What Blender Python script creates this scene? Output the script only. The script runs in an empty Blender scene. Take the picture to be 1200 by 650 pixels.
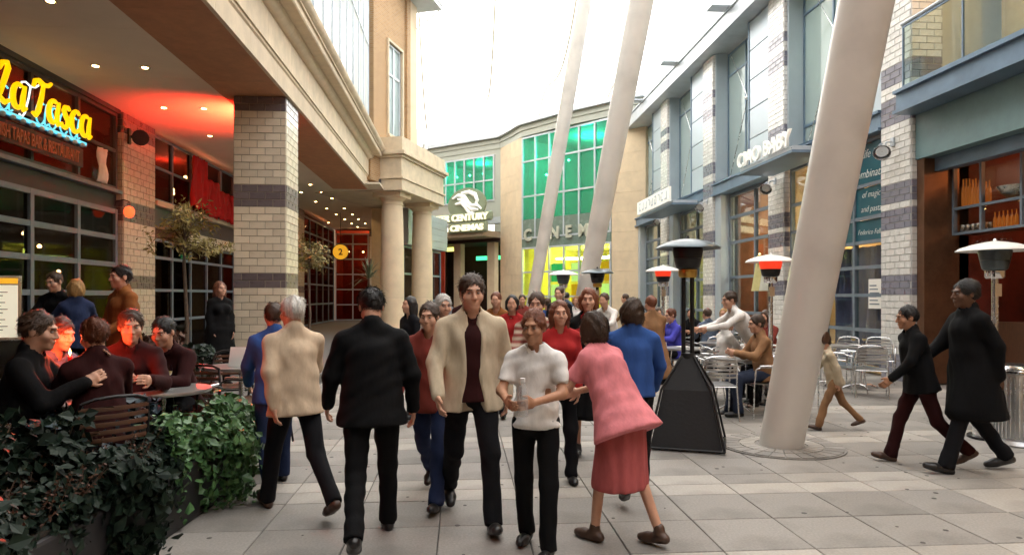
import bpy, math, random
import numpy as np
from mathutils import Vector, Matrix
random.seed(7); np.random.seed(7)
R = math.radians
scene = bpy.context.scene
col = scene.collection

# ------------------------------------------------------------------ camera, sky, sun, exposure
YAW = R(4.29)
CA, SA = math.cos(YAW), math.sin(YAW)
cam_d = bpy.data.cameras.new('camera'); cam = bpy.data.objects.new('camera', cam_d); col.objects.link(cam)
cam.location = (0, 0, 1.6); cam.rotation_euler = (R(90), 0, -YAW)
cam_d.sensor_width = 36; cam_d.lens = 24.0; cam_d.shift_y = 22/1200
cam_d.clip_start = .05; cam_d.clip_end = 2000
scene.camera = cam

SUN_EL, SUN_AZ = 52, -22          # azimuth measured clockwise from +Y; the fabric roof diffuses all of it
world = bpy.data.worlds.new('World'); scene.world = world; world.use_nodes = True
wn = world.node_tree.nodes; wl = world.node_tree.links
bg = wn['Background']; sky = wn.new('ShaderNodeTexSky'); sky.sky_type = 'NISHITA'; sky.sun_disc = False
sky.sun_elevation = R(SUN_EL); sky.sun_rotation = R(SUN_AZ); sky.air_density = 1.2; sky.dust_density = 4.0; sky.ozone_density = .6
bg.inputs['Strength'].default_value = .12
wl.new(sky.outputs['Color'], bg.inputs['Color'])
sun_d = bpy.data.lights.new('sun', 'SUN'); sun = bpy.data.objects.new('sun', sun_d); col.objects.link(sun)
sun_d.energy = 4.8; sun_d.angle = R(9); sun_d.color = (1, .96, .90)
_sd = Vector((math.sin(R(SUN_AZ))*math.cos(R(SUN_EL)), math.cos(R(SUN_AZ))*math.cos(R(SUN_EL)), math.sin(R(SUN_EL))))
sun.rotation_euler = _sd.to_track_quat('Z', 'Y').to_euler(); sun.location = (20, -20, 40)

scene.view_settings.view_transform = 'Standard'; scene.view_settings.look = 'None'
scene.view_settings.exposure = 1.92; scene.view_settings.gamma = 1.0
scene.view_settings.use_curve_mapping = False
scene.render.engine = 'CYCLES'
scene.cycles.use_denoising = True
scene.cycles.max_bounces = 8; scene.cycles.diffuse_bounces = 4; scene.cycles.glossy_bounces = 3
scene.cycles.transparent_max_bounces = 10; scene.cycles.transmission_bounces = 4
scene.cycles.sample_clamp_indirect = 6.0; scene.cycles.caustics_reflective = False; scene.cycles.caustics_refractive = False

def PX(px, z):
    "ground position of something seen in the photo's column px, z metres in front of the lens"
    x = (px-600)/800*z
    return (x*CA+z*SA, z*CA-x*SA)
def facing(loc, yaw=0):
    "rotation that turns a figure's front (local -Y) to the camera, then yaw degrees towards the left of the picture"
    return math.atan2(-loc[0], loc[1]) - R(yaw)

# ------------------------------------------------------------------ materials
M = {}
def mat(name, c, rough=.6, metal=0, var=0, vscale=4, bump=0, bscale=60, emit=None, estr=0, spec=.5, coat=0, rnd=0, sheen=0, stretch=None, dirt=0, c2=None):
    m = bpy.data.materials.new(name); m.use_nodes = True
    nt = m.node_tree; N = nt.nodes; L = nt.links; b = N['Principled BSDF']
    b.inputs['Base Color'].default_value = (*c, 1); b.inputs['Roughness'].default_value = rough
    b.inputs['Metallic'].default_value = metal; b.inputs['Specular IOR Level'].default_value = spec
    if coat: b.inputs['Coat Weight'].default_value = coat; b.inputs['Coat Roughness'].default_value = .08
    if sheen: b.inputs['Sheen Weight'].default_value = sheen
    if emit: b.inputs['Emission Color'].default_value = (*emit, 1); b.inputs['Emission Strength'].default_value = estr
    tc = N.new('ShaderNodeTexCoord'); vec = tc.outputs['Object']
    if stretch:
        mp = N.new('ShaderNodeMapping'); mp.inputs['Scale'].default_value = stretch; L.new(vec, mp.inputs['Vector']); vec = mp.outputs['Vector']
    src = None
    if var or c2:
        n = N.new('ShaderNodeTexNoise'); n.inputs['Scale'].default_value = vscale; n.inputs['Detail'].default_value = 6; n.inputs['Roughness'].default_value = .65
        L.new(vec, n.inputs['Vector'])
        r = N.new('ShaderNodeMapRange'); r.inputs['From Min'].default_value = .3; r.inputs['From Max'].default_value = .7
        L.new(n.outputs['Fac'], r.inputs['Value'])
        mx = N.new('ShaderNodeMix'); mx.data_type = 'RGBA'
        a = c if c2 else tuple(x*(1-var) for x in c); d = c2 if c2 else tuple(min(1, x*(1+var)) for x in c)
        mx.inputs['A'].default_value = (*a, 1); mx.inputs['B'].default_value = (*d, 1)
        L.new(r.outputs['Result'], mx.inputs['Factor']); src = mx.outputs['Result']
        rr = N.new('ShaderNodeMapRange'); rr.inputs['To Min'].default_value = max(.02, rough-.1); rr.inputs['To Max'].default_value = min(1, rough+.12)
        L.new(n.outputs['Fac'], rr.inputs['Value']); L.new(rr.outputs['Result'], b.inputs['Roughness'])
    if dirt:   # stains: sparse larger blotches
        n3 = N.new('ShaderNodeTexNoise'); n3.inputs['Scale'].default_value = 1.7; n3.inputs['Detail'].default_value = 8; L.new(tc.outputs['Object'], n3.inputs['Vector'])
        r3 = N.new('ShaderNodeMapRange'); r3.inputs['From Min'].default_value = .5; r3.inputs['From Max'].default_value = .72; r3.inputs['To Max'].default_value = dirt
        L.new(n3.outputs['Fac'], r3.inputs['Value'])
        m3 = N.new('ShaderNodeMix'); m3.data_type = 'RGBA'; m3.inputs['A'].default_value = (*c, 1); m3.inputs['B'].default_value = tuple(x*.35 for x in c)+(1,)
        if src: L.new(src, m3.inputs['A'])
        L.new(r3.outputs['Result'], m3.inputs['Factor']); src = m3.outputs['Result']
    if rnd:
        oi = N.new('ShaderNodeObjectInfo'); r2 = N.new('ShaderNodeMapRange'); r2.inputs['To Min'].default_value = 1-rnd; r2.inputs['To Max'].default_value = 1+rnd
        L.new(oi.outputs['Random'], r2.inputs['Value'])
        hv = N.new('ShaderNodeHueSaturation'); hv.inputs['Color'].default_value = (*c, 1)
        if src: L.new(src, hv.inputs['Color'])
        L.new(r2.outputs['Result'], hv.inputs['Value']); src = hv.outputs['Color']
    if src: L.new(src, b.inputs['Base Color'])
    if bump:
        n2 = N.new('ShaderNodeTexNoise'); n2.inputs['Scale'].default_value = bscale; n2.inputs['Detail'].default_value = 5; L.new(vec, n2.inputs['Vector'])
        bp = N.new('ShaderNodeBump'); bp.inputs['Strength'].default_value = bump; bp.inputs['Distance'].default_value = .01
        L.new(n2.outputs['Fac'], bp.inputs['Height']); L.new(bp.outputs['Normal'], b.inputs['Normal'])
    M[name] = m
    return m

def glass(name, tint=(.9, .95, .93), refl=1.0, rough=.02, veil=0, veil_col=(.5, .6, .6)):
    m = bpy.data.materials.new(name); m.use_nodes = True
    nt = m.node_tree; N = nt.nodes; L = nt.links; N.remove(N['Principled BSDF']); out = N['Material Output']
    t = N.new('ShaderNodeBsdfTransparent'); t.inputs['Color'].default_value = (*tint, 1)
    g = N.new('ShaderNodeBsdfGlossy'); g.inputs['Roughness'].default_value = rough; g.inputs['Color'].default_value = (refl, refl, refl, 1)
    lw = N.new('ShaderNodeLayerWeight'); lw.inputs['Blend'].default_value = .5
    pw = N.new('ShaderNodeMath'); pw.operation = 'POWER'; pw.inputs[1].default_value = 4.0; L.new(lw.outputs['Facing'], pw.inputs[0])
    f = N.new('ShaderNodeMath'); f.operation = 'MULTIPLY_ADD'; f.inputs[1].default_value = .9; f.inputs[2].default_value = .03; L.new(pw.outputs[0], f.inputs[0])
    mx = N.new('ShaderNodeMixShader'); L.new(f.outputs[0], mx.inputs['Fac']); L.new(t.outputs['BSDF'], mx.inputs[1]); L.new(g.outputs['BSDF'], mx.inputs[2])
    o = mx.outputs['Shader']
    if veil:
        d = N.new('ShaderNodeBsdfDiffuse'); d.inputs['Color'].default_value = (*veil_col, 1)
        m2 = N.new('ShaderNodeMixShader'); m2.inputs['Fac'].default_value = veil; L.new(o, m2.inputs[1]); L.new(d.outputs['BSDF'], m2.inputs[2]); o = m2.outputs['Shader']
    L.new(o, out.inputs['Surface']); M[name] = m
    return m

def fabric_membrane(name, c, tr):
    m = bpy.data.materials.new(name); m.use_nodes = True
    nt = m.node_tree; N = nt.nodes; L = nt.links; N.remove(N['Principled BSDF']); out = N['Material Output']
    d = N.new('ShaderNodeBsdfDiffuse'); d.inputs['Color'].default_value = (*c, 1)
    t = N.new('ShaderNodeBsdfTranslucent')
    n = N.new('ShaderNodeTexNoise'); n.inputs['Scale'].default_value = .25; n.inputs['Detail'].default_value = 6
    tc = N.new('ShaderNodeTexCoord'); L.new(tc.outputs['Object'], n.inputs['Vector'])
    mc = N.new('ShaderNodeMix'); mc.data_type = 'RGBA'; mc.inputs['A'].default_value = (.90, .89, .85, 1); mc.inputs['B'].default_value = (.95, .95, .94, 1)
    L.new(n.outputs['Fac'], mc.inputs['Factor']); L.new(mc.outputs['Result'], t.inputs['Color'])
    mx = N.new('ShaderNodeMixShader'); mx.inputs['Fac'].default_value = tr
    L.new(d.outputs['BSDF'], mx.inputs[1]); L.new(t.outputs['BSDF'], mx.inputs[2]); L.new(mx.outputs['Shader'], out.inputs['Surface'])
    M[name] = m

def lamp_mat(name, c, s):
    return mat(name, c, .4, emit=c, estr=s)

# ------------------------------------------------------------------ mesh builder
class MB:
    def __init__(s): s.v = []; s.f = []; s.mi = []; s.cur = 0
    def add(s, vs, fs):
        o = len(s.v); s.v += [tuple(p) for p in vs]
        for f in fs: s.f.append(tuple(i+o for i in f)); s.mi.append(s.cur)
        return s
    def box(s, x0, x1, y0, y1, z0, z1):
        return s.add([(x0,y0,z0),(x1,y0,z0),(x1,y1,z0),(x0,y1,z0),(x0,y0,z1),(x1,y0,z1),(x1,y1,z1),(x0,y1,z1)],
              [(0,3,2,1),(4,5,6,7),(0,1,5,4),(1,2,6,5),(2,3,7,6),(3,0,4,7)])
    def bar(s, p0, p1, w, h, up=(0,0,1)):
        p0 = Vector(p0); p1 = Vector(p1); d = (p1-p0).normalized(); u = Vector(up); sd = d.cross(u)
        if sd.length < 1e-4: sd = d.cross(Vector((1,0,0)))
        sd.normalize(); u = sd.cross(d).normalized(); a = sd*w/2; b = u*h/2
        vs = [p0-a-b, p0+a-b, p0+a+b, p0-a+b, p1-a-b, p1+a-b, p1+a+b, p1-a+b]
        return s.add(vs, [(0,1,2,3),(7,6,5,4),(4,5,1,0),(5,6,2,1),(6,7,3,2),(7,4,0,3)])
    def tube(s, pts, r, n=8, caps=True, flat=1.0, closed=False):
        pts = [Vector(p) for p in pts]; m = len(pts)
        rs = r if isinstance(r, (list, tuple)) else [r]*m
        ref = Vector((0,0,1)); vs = []; prev = None
        for i, p in enumerate(pts):
            if closed: d = (pts[(i+1) % m]-pts[i-1]).normalized()
            else: d = (pts[min(i+1, m-1)]-pts[max(i-1, 0)]).normalized()
            if prev is None:
                u = d.cross(ref)
                if u.length < .05: u = d.cross(Vector((1,0,0)))
            else: u = prev-d*prev.dot(d)
            u.normalize(); prev = u; w = d.cross(u)
            for k in range(n):
                a = 2*math.pi*k/n; vs.append(p+u*math.cos(a)*rs[i]*flat+w*math.sin(a)*rs[i])
        fs = []
        for i in range(m if closed else m-1):
            j = (i+1) % m
            for k in range(n): fs.append((i*n+k, i*n+(k+1) % n, j*n+(k+1) % n, j*n+k))
        if caps and not closed: fs.append(tuple(range(n))[::-1]); fs.append(tuple((m-1)*n+k for k in range(n)))
        return s.add(vs, fs)
    def lathe(s, prof, c=(0,0,0), n=24, close=True):
        vs = []; fs = []; m = len(prof)
        for (r, z) in prof:
            for k in range(n):
                a = 2*math.pi*k/n; vs.append((c[0]+r*math.cos(a), c[1]+r*math.sin(a), c[2]+z))
        for i in range(m-1):
            for k in range(n): fs.append((i*n+k, i*n+(k+1) % n, (i+1)*n+(k+1) % n, (i+1)*n+k))
        if close: fs.append(tuple(range(n))[::-1]); fs.append(tuple((m-1)*n+k for k in range(n)))
        return s.add(vs, fs)
    def prism(s, poly, z0, z1):
        n = len(poly); vs = [(x, y, z0) for x, y in poly]+[(x, y, z1) for x, y in poly]
        fs = [tuple(range(n))[::-1], tuple(range(n, 2*n))]+[(i, (i+1) % n, n+(i+1) % n, n+i) for i in range(n)]
        return s.add(vs, fs)
    def sweepy(s, prof, y0, y1):
        "profile of (x, z) points swept along Y"
        n = len(prof); vs = [(x, y0, z) for x, z in prof]+[(x, y1, z) for x, z in prof]
        fs = [tuple(range(n)), tuple(range(n, 2*n))[::-1]]+[(i, n+i, n+(i+1) % n, (i+1) % n) for i in range(n)]
        return s.add(vs, fs)
    def sweepx(s, prof, x0, x1):
        "profile of (y, z) points swept along X"
        n = len(prof); vs = [(x0, y, z) for y, z in prof]+[(x1, y, z) for y, z in prof]
        fs = [tuple(range(n)), tuple(range(n, 2*n))[::-1]]+[(i, n+i, n+(i+1) % n, (i+1) % n) for i in range(n)]
        return s.add(vs, fs)
    def mesh(s, name, mats=None, smooth=False):
        me = bpy.data.meshes.new(name); me.from_pydata(s.v, [], s.f)
        for m in (mats or []): me.materials.append(m)
        if mats and len(mats) > 1: me.polygons.foreach_set('material_index', s.mi)
        fixn(me)
        if smooth: shade(me, smooth)
        return me
    def build(s, name, m, parent=None, smooth=False, bevel=0, loc=None, rot=None):
        ms = m if isinstance(m, (list, tuple)) else [m]
        ms = [M[x] if isinstance(x, str) else x for x in ms]
        return place(name, s.mesh(name, ms, smooth), parent, loc, rot, bevel)

import bmesh
def fixn(me):
    bm = bmesh.new(); bm.from_mesh(me); bmesh.ops.recalc_face_normals(bm, faces=bm.faces); bm.to_mesh(me); bm.free()
def shade(me, angle=40):
    me.polygons.foreach_set('use_smooth', [True]*len(me.polygons))
    if angle is not True and angle < 180: me.set_sharp_from_angle(angle=R(angle))
def place(name, me, parent=None, loc=None, rot=None, bevel=0):
    o = bpy.data.objects.new(name, me); col.objects.link(o)
    if parent: o.parent = parent
    if loc: o.location = loc
    if rot is not None: o.rotation_euler = (0, 0, rot) if isinstance(rot, (int, float)) else rot
    if bevel:
        b = o.modifiers.new('bevel', 'BEVEL'); b.width = bevel; b.segments = 2; b.limit_method = 'ANGLE'
    return o
def tag(o, label=None, cat=None, group=None, kind=None):
    if label: o['label'] = label
    if cat: o['category'] = cat
    if group: o['group'] = group
    if kind: o['kind'] = kind
    return o
def thing(name, label, cat, loc=(0,0,0), rot=0, group=None):
    o = bpy.data.objects.new(name, None); col.objects.link(o); o.empty_display_size = .1
    o.location = loc; o.rotation_euler = (0, 0, rot)
    return tag(o, label, cat, group)
def copy_tree(o, parent=None, cmap=None):
    c = o.copy(); col.objects.link(c); c.parent = parent
    for ch in list(o.children): copy_tree(ch, c)
    return c
def text_mesh(name, txt, size, depth=.01, mname=None, offset=0, shear=0, align='CENTER', spacing=1.0):
    cu = bpy.data.curves.new('t', 'FONT'); cu.body = txt; cu.size = size; cu.extrude = depth/2; cu.offset = offset; cu.shear = shear
    cu.align_x = align; cu.space_character = spacing; cu.resolution_u = 3
    ob = bpy.data.objects.new('t', cu); col.objects.link(ob)
    dg = bpy.context.evaluated_depsgraph_get(); me = bpy.data.meshes.new_from_object(ob.evaluated_get(dg))
    bpy.data.objects.remove(ob); bpy.data.curves.remove(cu); me.name = name
    me.materials.clear()
    if mname: me.materials.append(M[mname])
    return me
def point_lamp(name, parent, loc, power, c, r=.05):
    l = bpy.data.lights.new(name, 'POINT'); l.energy = power; l.color = c; l.shadow_soft_size = r
    o = bpy.data.objects.new(name, l); col.objects.link(o); o.location = loc; o.parent = parent
    return o
def spot_lamp(name, parent, loc, aim, power, c, ang=60, r=.06, blend=.6):
    l = bpy.data.lights.new(name, 'SPOT'); l.energy = power; l.color = c; l.shadow_soft_size = r; l.spot_size = R(ang); l.spot_blend = blend
    o = bpy.data.objects.new(name, l); col.objects.link(o); o.location = loc; o.parent = parent
    o.rotation_euler = (Vector(loc)-Vector(aim)).to_track_quat('Z', 'Y').to_euler()
    return o

# palette -------------------------------------------------------------
mat('cream_stone', (.63, .52, .37), .75, var=.12, vscale=3, bump=.15, bscale=90, rnd=.05, dirt=.25)
mat('soffit_stone_glow', (.46, .22, .11), .8, var=.14, vscale=4, bump=.15, bscale=90, rnd=.08)  # red glow of the beam underside put into the stone colour
mat('sandstone', (.66, .53, .36), .8, var=.08, vscale=2.2, bump=.2, bscale=70, rnd=.05, dirt=.15)
mat('brick_buff', (.42, .24, .10), .85, var=.25, vscale=14, bump=.3, bscale=90, dirt=.3)
mat('mortar', (.36, .31, .25), .9, var=.1)
mat('tile_cream', (.68, .60, .46), .28, var=.05, vscale=8, rnd=.10, coat=.3)
mat('tile_plum', (.155, .125, .128), .28, var=.1, vscale=8, rnd=.15, coat=.3)
mat('tile_white', (.76, .75, .71), .25, var=.05, vscale=8, rnd=.08, coat=.3)
mat('tile_grey', (.20, .20, .245), .28, var=.08, vscale=8, rnd=.12, coat=.3)
mat('grout', (.34, .29, .22), .9, var=.15)
mat('grout_light', (.42, .41, .39), .9, var=.15)
mat('plaster', (.74, .65, .50), .85, var=.05, vscale=1.2, bump=.05)
mat('steel_blue', (.15, .225, .31), .45, metal=.25, var=.12, vscale=3, dirt=.3)
mat('steel_pale', (.55, .60, .64), .42, metal=.3, var=.08, vscale=3, dirt=.2)
mat('panel_grey', (.45, .52, .57), .4, metal=.35, var=.05, vscale=2, rnd=.05)
mat('frame_dark', (.05, .045, .05), .4, var=.1)
mat('frame_blue', (.15, .19, .23), .45, var=.15, vscale=6)
mat('black_panel', (.018, .016, .017), .5, var=.2)
mat('mast_white', (.70, .66, .60), .38, var=.04, vscale=1.5, dirt=.2, coat=.25)
mat('slab_grey', (.235, .218, .196), .7, var=.22, vscale=60, bump=.12, bscale=140, rnd=.13, dirt=.5)
mat('slab_light', (.32, .295, .26), .7, var=.16, vscale=50, bump=.12, bscale=140, rnd=.13, dirt=.5)
mat('joint', (.085, .08, .072), .9, var=.2, vscale=12)
mat('alu', (.72, .73, .74), .25, metal=1, var=.06, vscale=6)
mat('alu_brushed', (.55, .56, .57), .32, metal=1, var=.12, vscale=3, stretch=(20, 20, .6))
mat('chrome', (.8, .8, .8), .12, metal=1)
mat('black_metal', (.015, .015, .016), .35, metal=.3, var=.2)
mat('black_cloth', (.012, .012, .013), .8, bump=.2, bscale=30)
mat('canopy_white', (.78, .76, .72), .35, coat=.2, var=.05)
mat('heater_red', (.5, .03, .02), .4, emit=(1, .06, .02), estr=.22)
mat('wood_dark', (.09, .04, .02), .5, var=.3, vscale=6, stretch=(1, 8, 1))
mat('table_top', (.46, .46, .45), .3, metal=.8, var=.08)
mat('white_cloth', (.75, .73, .7), .8, bump=.1, bscale=20)
mat('red_cloth', (.62, .012, .012), .8, bump=.2, bscale=15, var=.2)
mat('paper', (.8, .78, .72), .8)
mat('ink', (.02, .02, .025), .7)
mat('leaf_ivy', (.035, .10, .035), .4, c2=(.12, .25, .085), vscale=11)
mat('leaf_blue', (.010, .024, .034), .45, c2=(.03, .055, .07), vscale=9, spec=.3)
mat('leaf_olive_lit', (.22, .18, .05), .5, c2=(.36, .29, .09), vscale=6)  # raised towards gold so the leaves look lamp lit
mat('leaf_palm', (.07, .10, .05), .5, c2=(.12, .14, .07), vscale=6)
mat('heather_red', (.26, .018, .014), .7, c2=(.13, .02, .015), vscale=20)
mat('heather_rust', (.10, .035, .015), .7, c2=(.05, .02, .01), vscale=20)
mat('bark', (.11, .075, .05), .9, var=.3, vscale=20, bump=.5, bscale=30)
mat('soil', (.02, .015, .01), 1)
mat('teal_sign', (.004, .085, .115), .45, var=.15, vscale=2)
mat('chalk', (.72, .74, .70), .8)
mat('curtain', (.14, .12, .24), .8, var=.3, vscale=2.2, bump=.4, bscale=5)
mat('room_bar', (.10, .016, .010), .7, var=.5, vscale=2)
mat('slab_shaded', (.10, .094, .088), .7, var=.2, vscale=40)  # terrace floor, its colour darkened to stand in for shade
mat('room_shop', (.26, .11, .055), .8, var=.4, vscale=1.5)
mat('room_red', (.30, .045, .02), .8, var=.4, vscale=1.5)
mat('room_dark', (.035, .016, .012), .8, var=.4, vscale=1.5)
mat('room_cream', (.55, .42, .25), .8, var=.1)
mat('room_white', (.6, .6, .55), .8, var=.06)
mat('room_yellow', (.60, .52, .20), .8, var=.1)
mat('room_green', (.10, .42, .28), .8, var=.2)
mat('brick_red', (.26, .06, .03), .85, var=.3, vscale=10, bump=.2)
glass('glass', (.82, .9, .88))
glass('glass_dark', (.5, .45, .43), refl=.22)
glass('glass_green', (.20, .78, .66), veil=.10, veil_col=(.35, .6, .52))
glass('glass_yellow', (.78, .95, .55))
glass('glass_teal', (.62, .76, .74), veil=.5, veil_col=(.50, .60, .61))  # diffuse share painted in for the bright roof reflected in the panes
glass('glass_pale', (.85, .9, .9), veil=.55, veil_col=(.75, .8, .8))
glass('glass_wine', (.95, .95, .95))
lamp_mat('lamp_warm', (1, .62, .22), 13)
lamp_mat('lamp_red', (1, .05, .02), 6)
lamp_mat('neon_yellow', (1, .52, .0), .33)
lamp_mat('neon_cyan', (.10, .55, .75), .4)
lamp_mat('neon_white', (.8, .95, 1), .4)
lamp_mat('lamp_white', (1, .9, .7), 9)
lamp_mat('sign_white', (.95, .95, .88), .05)
lamp_mat('sign_cream', (1, .93, .62), .2)
lamp_mat('menu_lit', (1, .93, .72), .12)
lamp_mat('poster_white', (.9, .95, .95), .15)
lamp_mat('poster_teal', (.02, .45, .5), .12)
lamp_mat('poster_orange', (.9, .35, .03), .12)
lamp_mat('flame', (1, .55, .15), 12)
lamp_mat('sign_yellow', (1, .5, .03), .16)
fabric_membrane('membrane', (.8, .78, .72), .72); fabric_membrane('membrane_shade', (.55, .55, .54), .05)  # the grey one carries the shade put on the roof's low edge
# ================================================================== helpers for buildings
def rebase(root, L):
    L = Vector(L); root.location = L
    for ch in root.children: ch.location = Vector(ch.location)-L
def window(parent, loc, rot, xs, zs, mf, mp, bar=.06, depth=.09, name='window', skip=(), mps=None, label=None):
    m = MB(); x0, x1, z0, z1 = xs[0], xs[-1], zs[0], zs[-1]; b = bar/2
    for x in xs: m.box(x-b, x+b, -depth/2, depth/2, z0-b, z1+b)
    for i in range(len(xs)-1):
        for z in zs: m.box(xs[i]+b, xs[i+1]-b, -depth/2+.004, depth/2-.004, z-b, z+b)
    w = m.build(name, mf, parent, loc=loc, rot=rot)
    cache = {}
    for i in range(len(xs)-1):
        for j in range(len(zs)-1):
            if (i, j) in skip: continue
            W = xs[i+1]-xs[i]-bar+.01; H = zs[j+1]-zs[j]-bar+.01; mm = (mps or {}).get((i, j), mp)
            k = (round(W, 3), round(H, 3), mm)
            if k not in cache: cache[k] = MB().box(-W/2, W/2, -.006, .006, -H/2, H/2).mesh('pane', [M[mm]])
            place('pane', cache[k], w, ((xs[i]+xs[i+1])/2, random.uniform(-.004, .004), (zs[j]+zs[j+1])/2), rot=(random.uniform(-.004, .004), 0, random.uniform(-.004, .004)))
    if label: w['label'] = label
    return w
def room(parent, loc, rot, x0, x1, z0, z1, depth, mw, name='interior_wall', mfloor=None):
    "five-sided room behind a wall plane (local -y is outside)"
    t = .05; m = MB()
    m.box(x0-t, x1+t, depth, depth+t, z0-t, z1+t)
    m.box(x0-t, x0, .12, depth, z0-t, z1+t); m.box(x1, x1+t, .12, depth, z0-t, z1+t)
    m.box(x0, x1, .12, depth, z1, z1+t); m.box(x0, x1, .12, depth, z0-t, z0)
    return m.build(name, mw, parent, loc=loc, rot=rot)
def tiled_pier(parent, w, d, h, faces, course, tl, colour_of, mats2, mg, gap=.009, limit=300, proud=.012, name='pier'):
    """core of mortar with separate glazed tiles; local: x 0..w, y 0..d, front is -y. faces: 'F' front, 'L' x=0 side, 'R' x=w side"""
    core = MB().box(0, w, 0, d, 0, h).build(name, mg, parent)
    n = int(round(h/course)); cache = {}; cnt = 0; rest = {0: MB(), 1: MB()}
    def tile_me(W, k):
        key = (round(W, 3), k)
        if key not in cache:
            e = .006; H = course-gap; mb = MB()
            vs = [(-W/2, 0, -H/2), (W/2, 0, -H/2), (W/2, 0, H/2), (-W/2, 0, H/2), (-W/2+e, -proud, -H/2+e), (W/2-e, -proud, -H/2+e), (W/2-e, -proud, H/2-e), (-W/2+e, -proud, H/2-e)]
            mb.add(vs, [(4, 5, 6, 7), (0, 1, 5, 4), (1, 2, 6, 5), (2, 3, 7, 6), (3, 0, 4, 7), (3, 2, 1, 0)])
            cache[key] = mb.mesh('tile', [M[mats2[k]]])
        return cache[key]
    todo = []
    for fc in faces:
        L = w if fc == 'F' else d
        for j in range(n):
            zc = (j+.5)*course; x = 0; first = True
            while x < L-.02:
                W = min(tl/2 if (first and j % 2) else tl, L-x); first = False
                todo.append((zc, fc, x+W/2, W-gap)); x += W
    todo.sort(key=lambda t: -t[0])
    for zc, fc, xc, W in todo:
        if W < .03: continue
        k = colour_of(zc)
        jt = random.uniform(0, .003)
        loc, rz = {'F': ((xc, jt, zc), 0), 'R': ((w-jt, xc, zc), R(90)), 'L': ((jt, d-xc, zc), R(-90))}[fc]
        if cnt < limit:
            place('tile', tile_me(W, k), core, loc, rz); cnt += 1
        else:
            mm = Matrix.Translation(loc) @ Matrix.Rotation(rz, 4, 'Z'); me = tile_me(W, k); o = rest[k]
            o.add([mm @ v.co for v in me.vertices], [tuple(p.vertices) for p in me.polygons])
    for k in (0, 1):
        if rest[k].v: tag(rest[k].build('tile_field', mats2[k], core), kind='stuff')
    return core

def brickmat():
    m = bpy.data.materials.new('brick_courses'); m.use_nodes = True; N = m.node_tree.nodes; L = m.node_tree.links; b = N['Principled BSDF']
    tc = N.new('ShaderNodeTexCoord'); sx = N.new('ShaderNodeSeparateXYZ'); cx = N.new('ShaderNodeCombineXYZ'); ad = N.new('ShaderNodeMath'); ad.operation = 'ADD'
    L.new(tc.outputs['Object'], sx.inputs[0]); L.new(sx.outputs['X'], ad.inputs[0]); L.new(sx.outputs['Y'], ad.inputs[1]); L.new(ad.outputs[0], cx.inputs['X']); L.new(sx.outputs['Z'], cx.inputs['Y'])
    br = N.new('ShaderNodeTexBrick'); br.inputs['Scale'].default_value = 1; br.inputs['Brick Width'].default_value = .225; br.inputs['Row Height'].default_value = .075; br.inputs['Mortar Size'].default_value = .008
    br.inputs['Color1'].default_value = (.42, .25, .11, 1); br.inputs['Color2'].default_value = (.33, .18, .075, 1); br.inputs['Mortar'].default_value = (.40, .33, .24, 1); br.inputs['Bias'].default_value = -.2
    L.new(cx.outputs[0], br.inputs['Vector']); L.new(br.outputs['Color'], b.inputs['Base Color']); b.inputs['Roughness'].default_value = .85
    bp = N.new('ShaderNodeBump'); bp.inputs['Strength'].default_value = .4; bp.inputs['Distance'].default_value = .01; bp.invert = True
    L.new(br.outputs['Fac'], bp.inputs['Height']); L.new(bp.outputs['Normal'], b.inputs['Normal'])
    M['brick_courses'] = m
brickmat()
# ================================================================== ground
g = MB(); S = 400
g.box(-S, S, -S, S, -.3, -.012)
tag(g.build('ground', 'joint'), kind='structure')
pave = MB().box(-2.6, 11.5, 1.0, 46, -.2, -.0085).build('pavement', 'joint'); tag(pave, kind='structure')
rows = []; y = 4.18-1.8*2; i = 0
pat = [(.6, 'slab_grey'), (.6, 'slab_grey'), (.3, 'slab_light'), (.3, 'slab_light')]
while y < 45: rows.append((y, pat[i % 4][0], pat[i % 4][1], i)); y += pat[i % 4][0]; i += 1
slabs = []
rng = random.Random(3)
for (y, h, mm, i) in rows:
    if y < 1: continue
    wdt = .6
    x = -2.55
    while x < 11.3:
        x1 = min(x+wdt, 11.45); xx = max(x, -2.55)
        if x1-xx > .05:
            m2 = mm
            q = rng.random()
            if q < .05: m2 = 'slab_light'
            if mm == 'slab_light' and q > .93: m2 = 'slab_grey'
            slabs.append((xx, x1, y, y+h, m2))
        x += wdt
def vis(s):
    cx, cy = (s[0]+s[1])/2, (s[2]+s[3])/2
    z = cx*SA+cy*CA; xx = cx*CA-cy*SA
    return z > 3.3 and abs(xx/z) < .84 and s[3] > 3.8
near = sorted([s for s in slabs if vis(s)], key=lambda s: s[2])
ind = set(id(s) for s in near[:290])
rest = {'slab_grey': MB(), 'slab_light': MB()}
cache = {}
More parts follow.
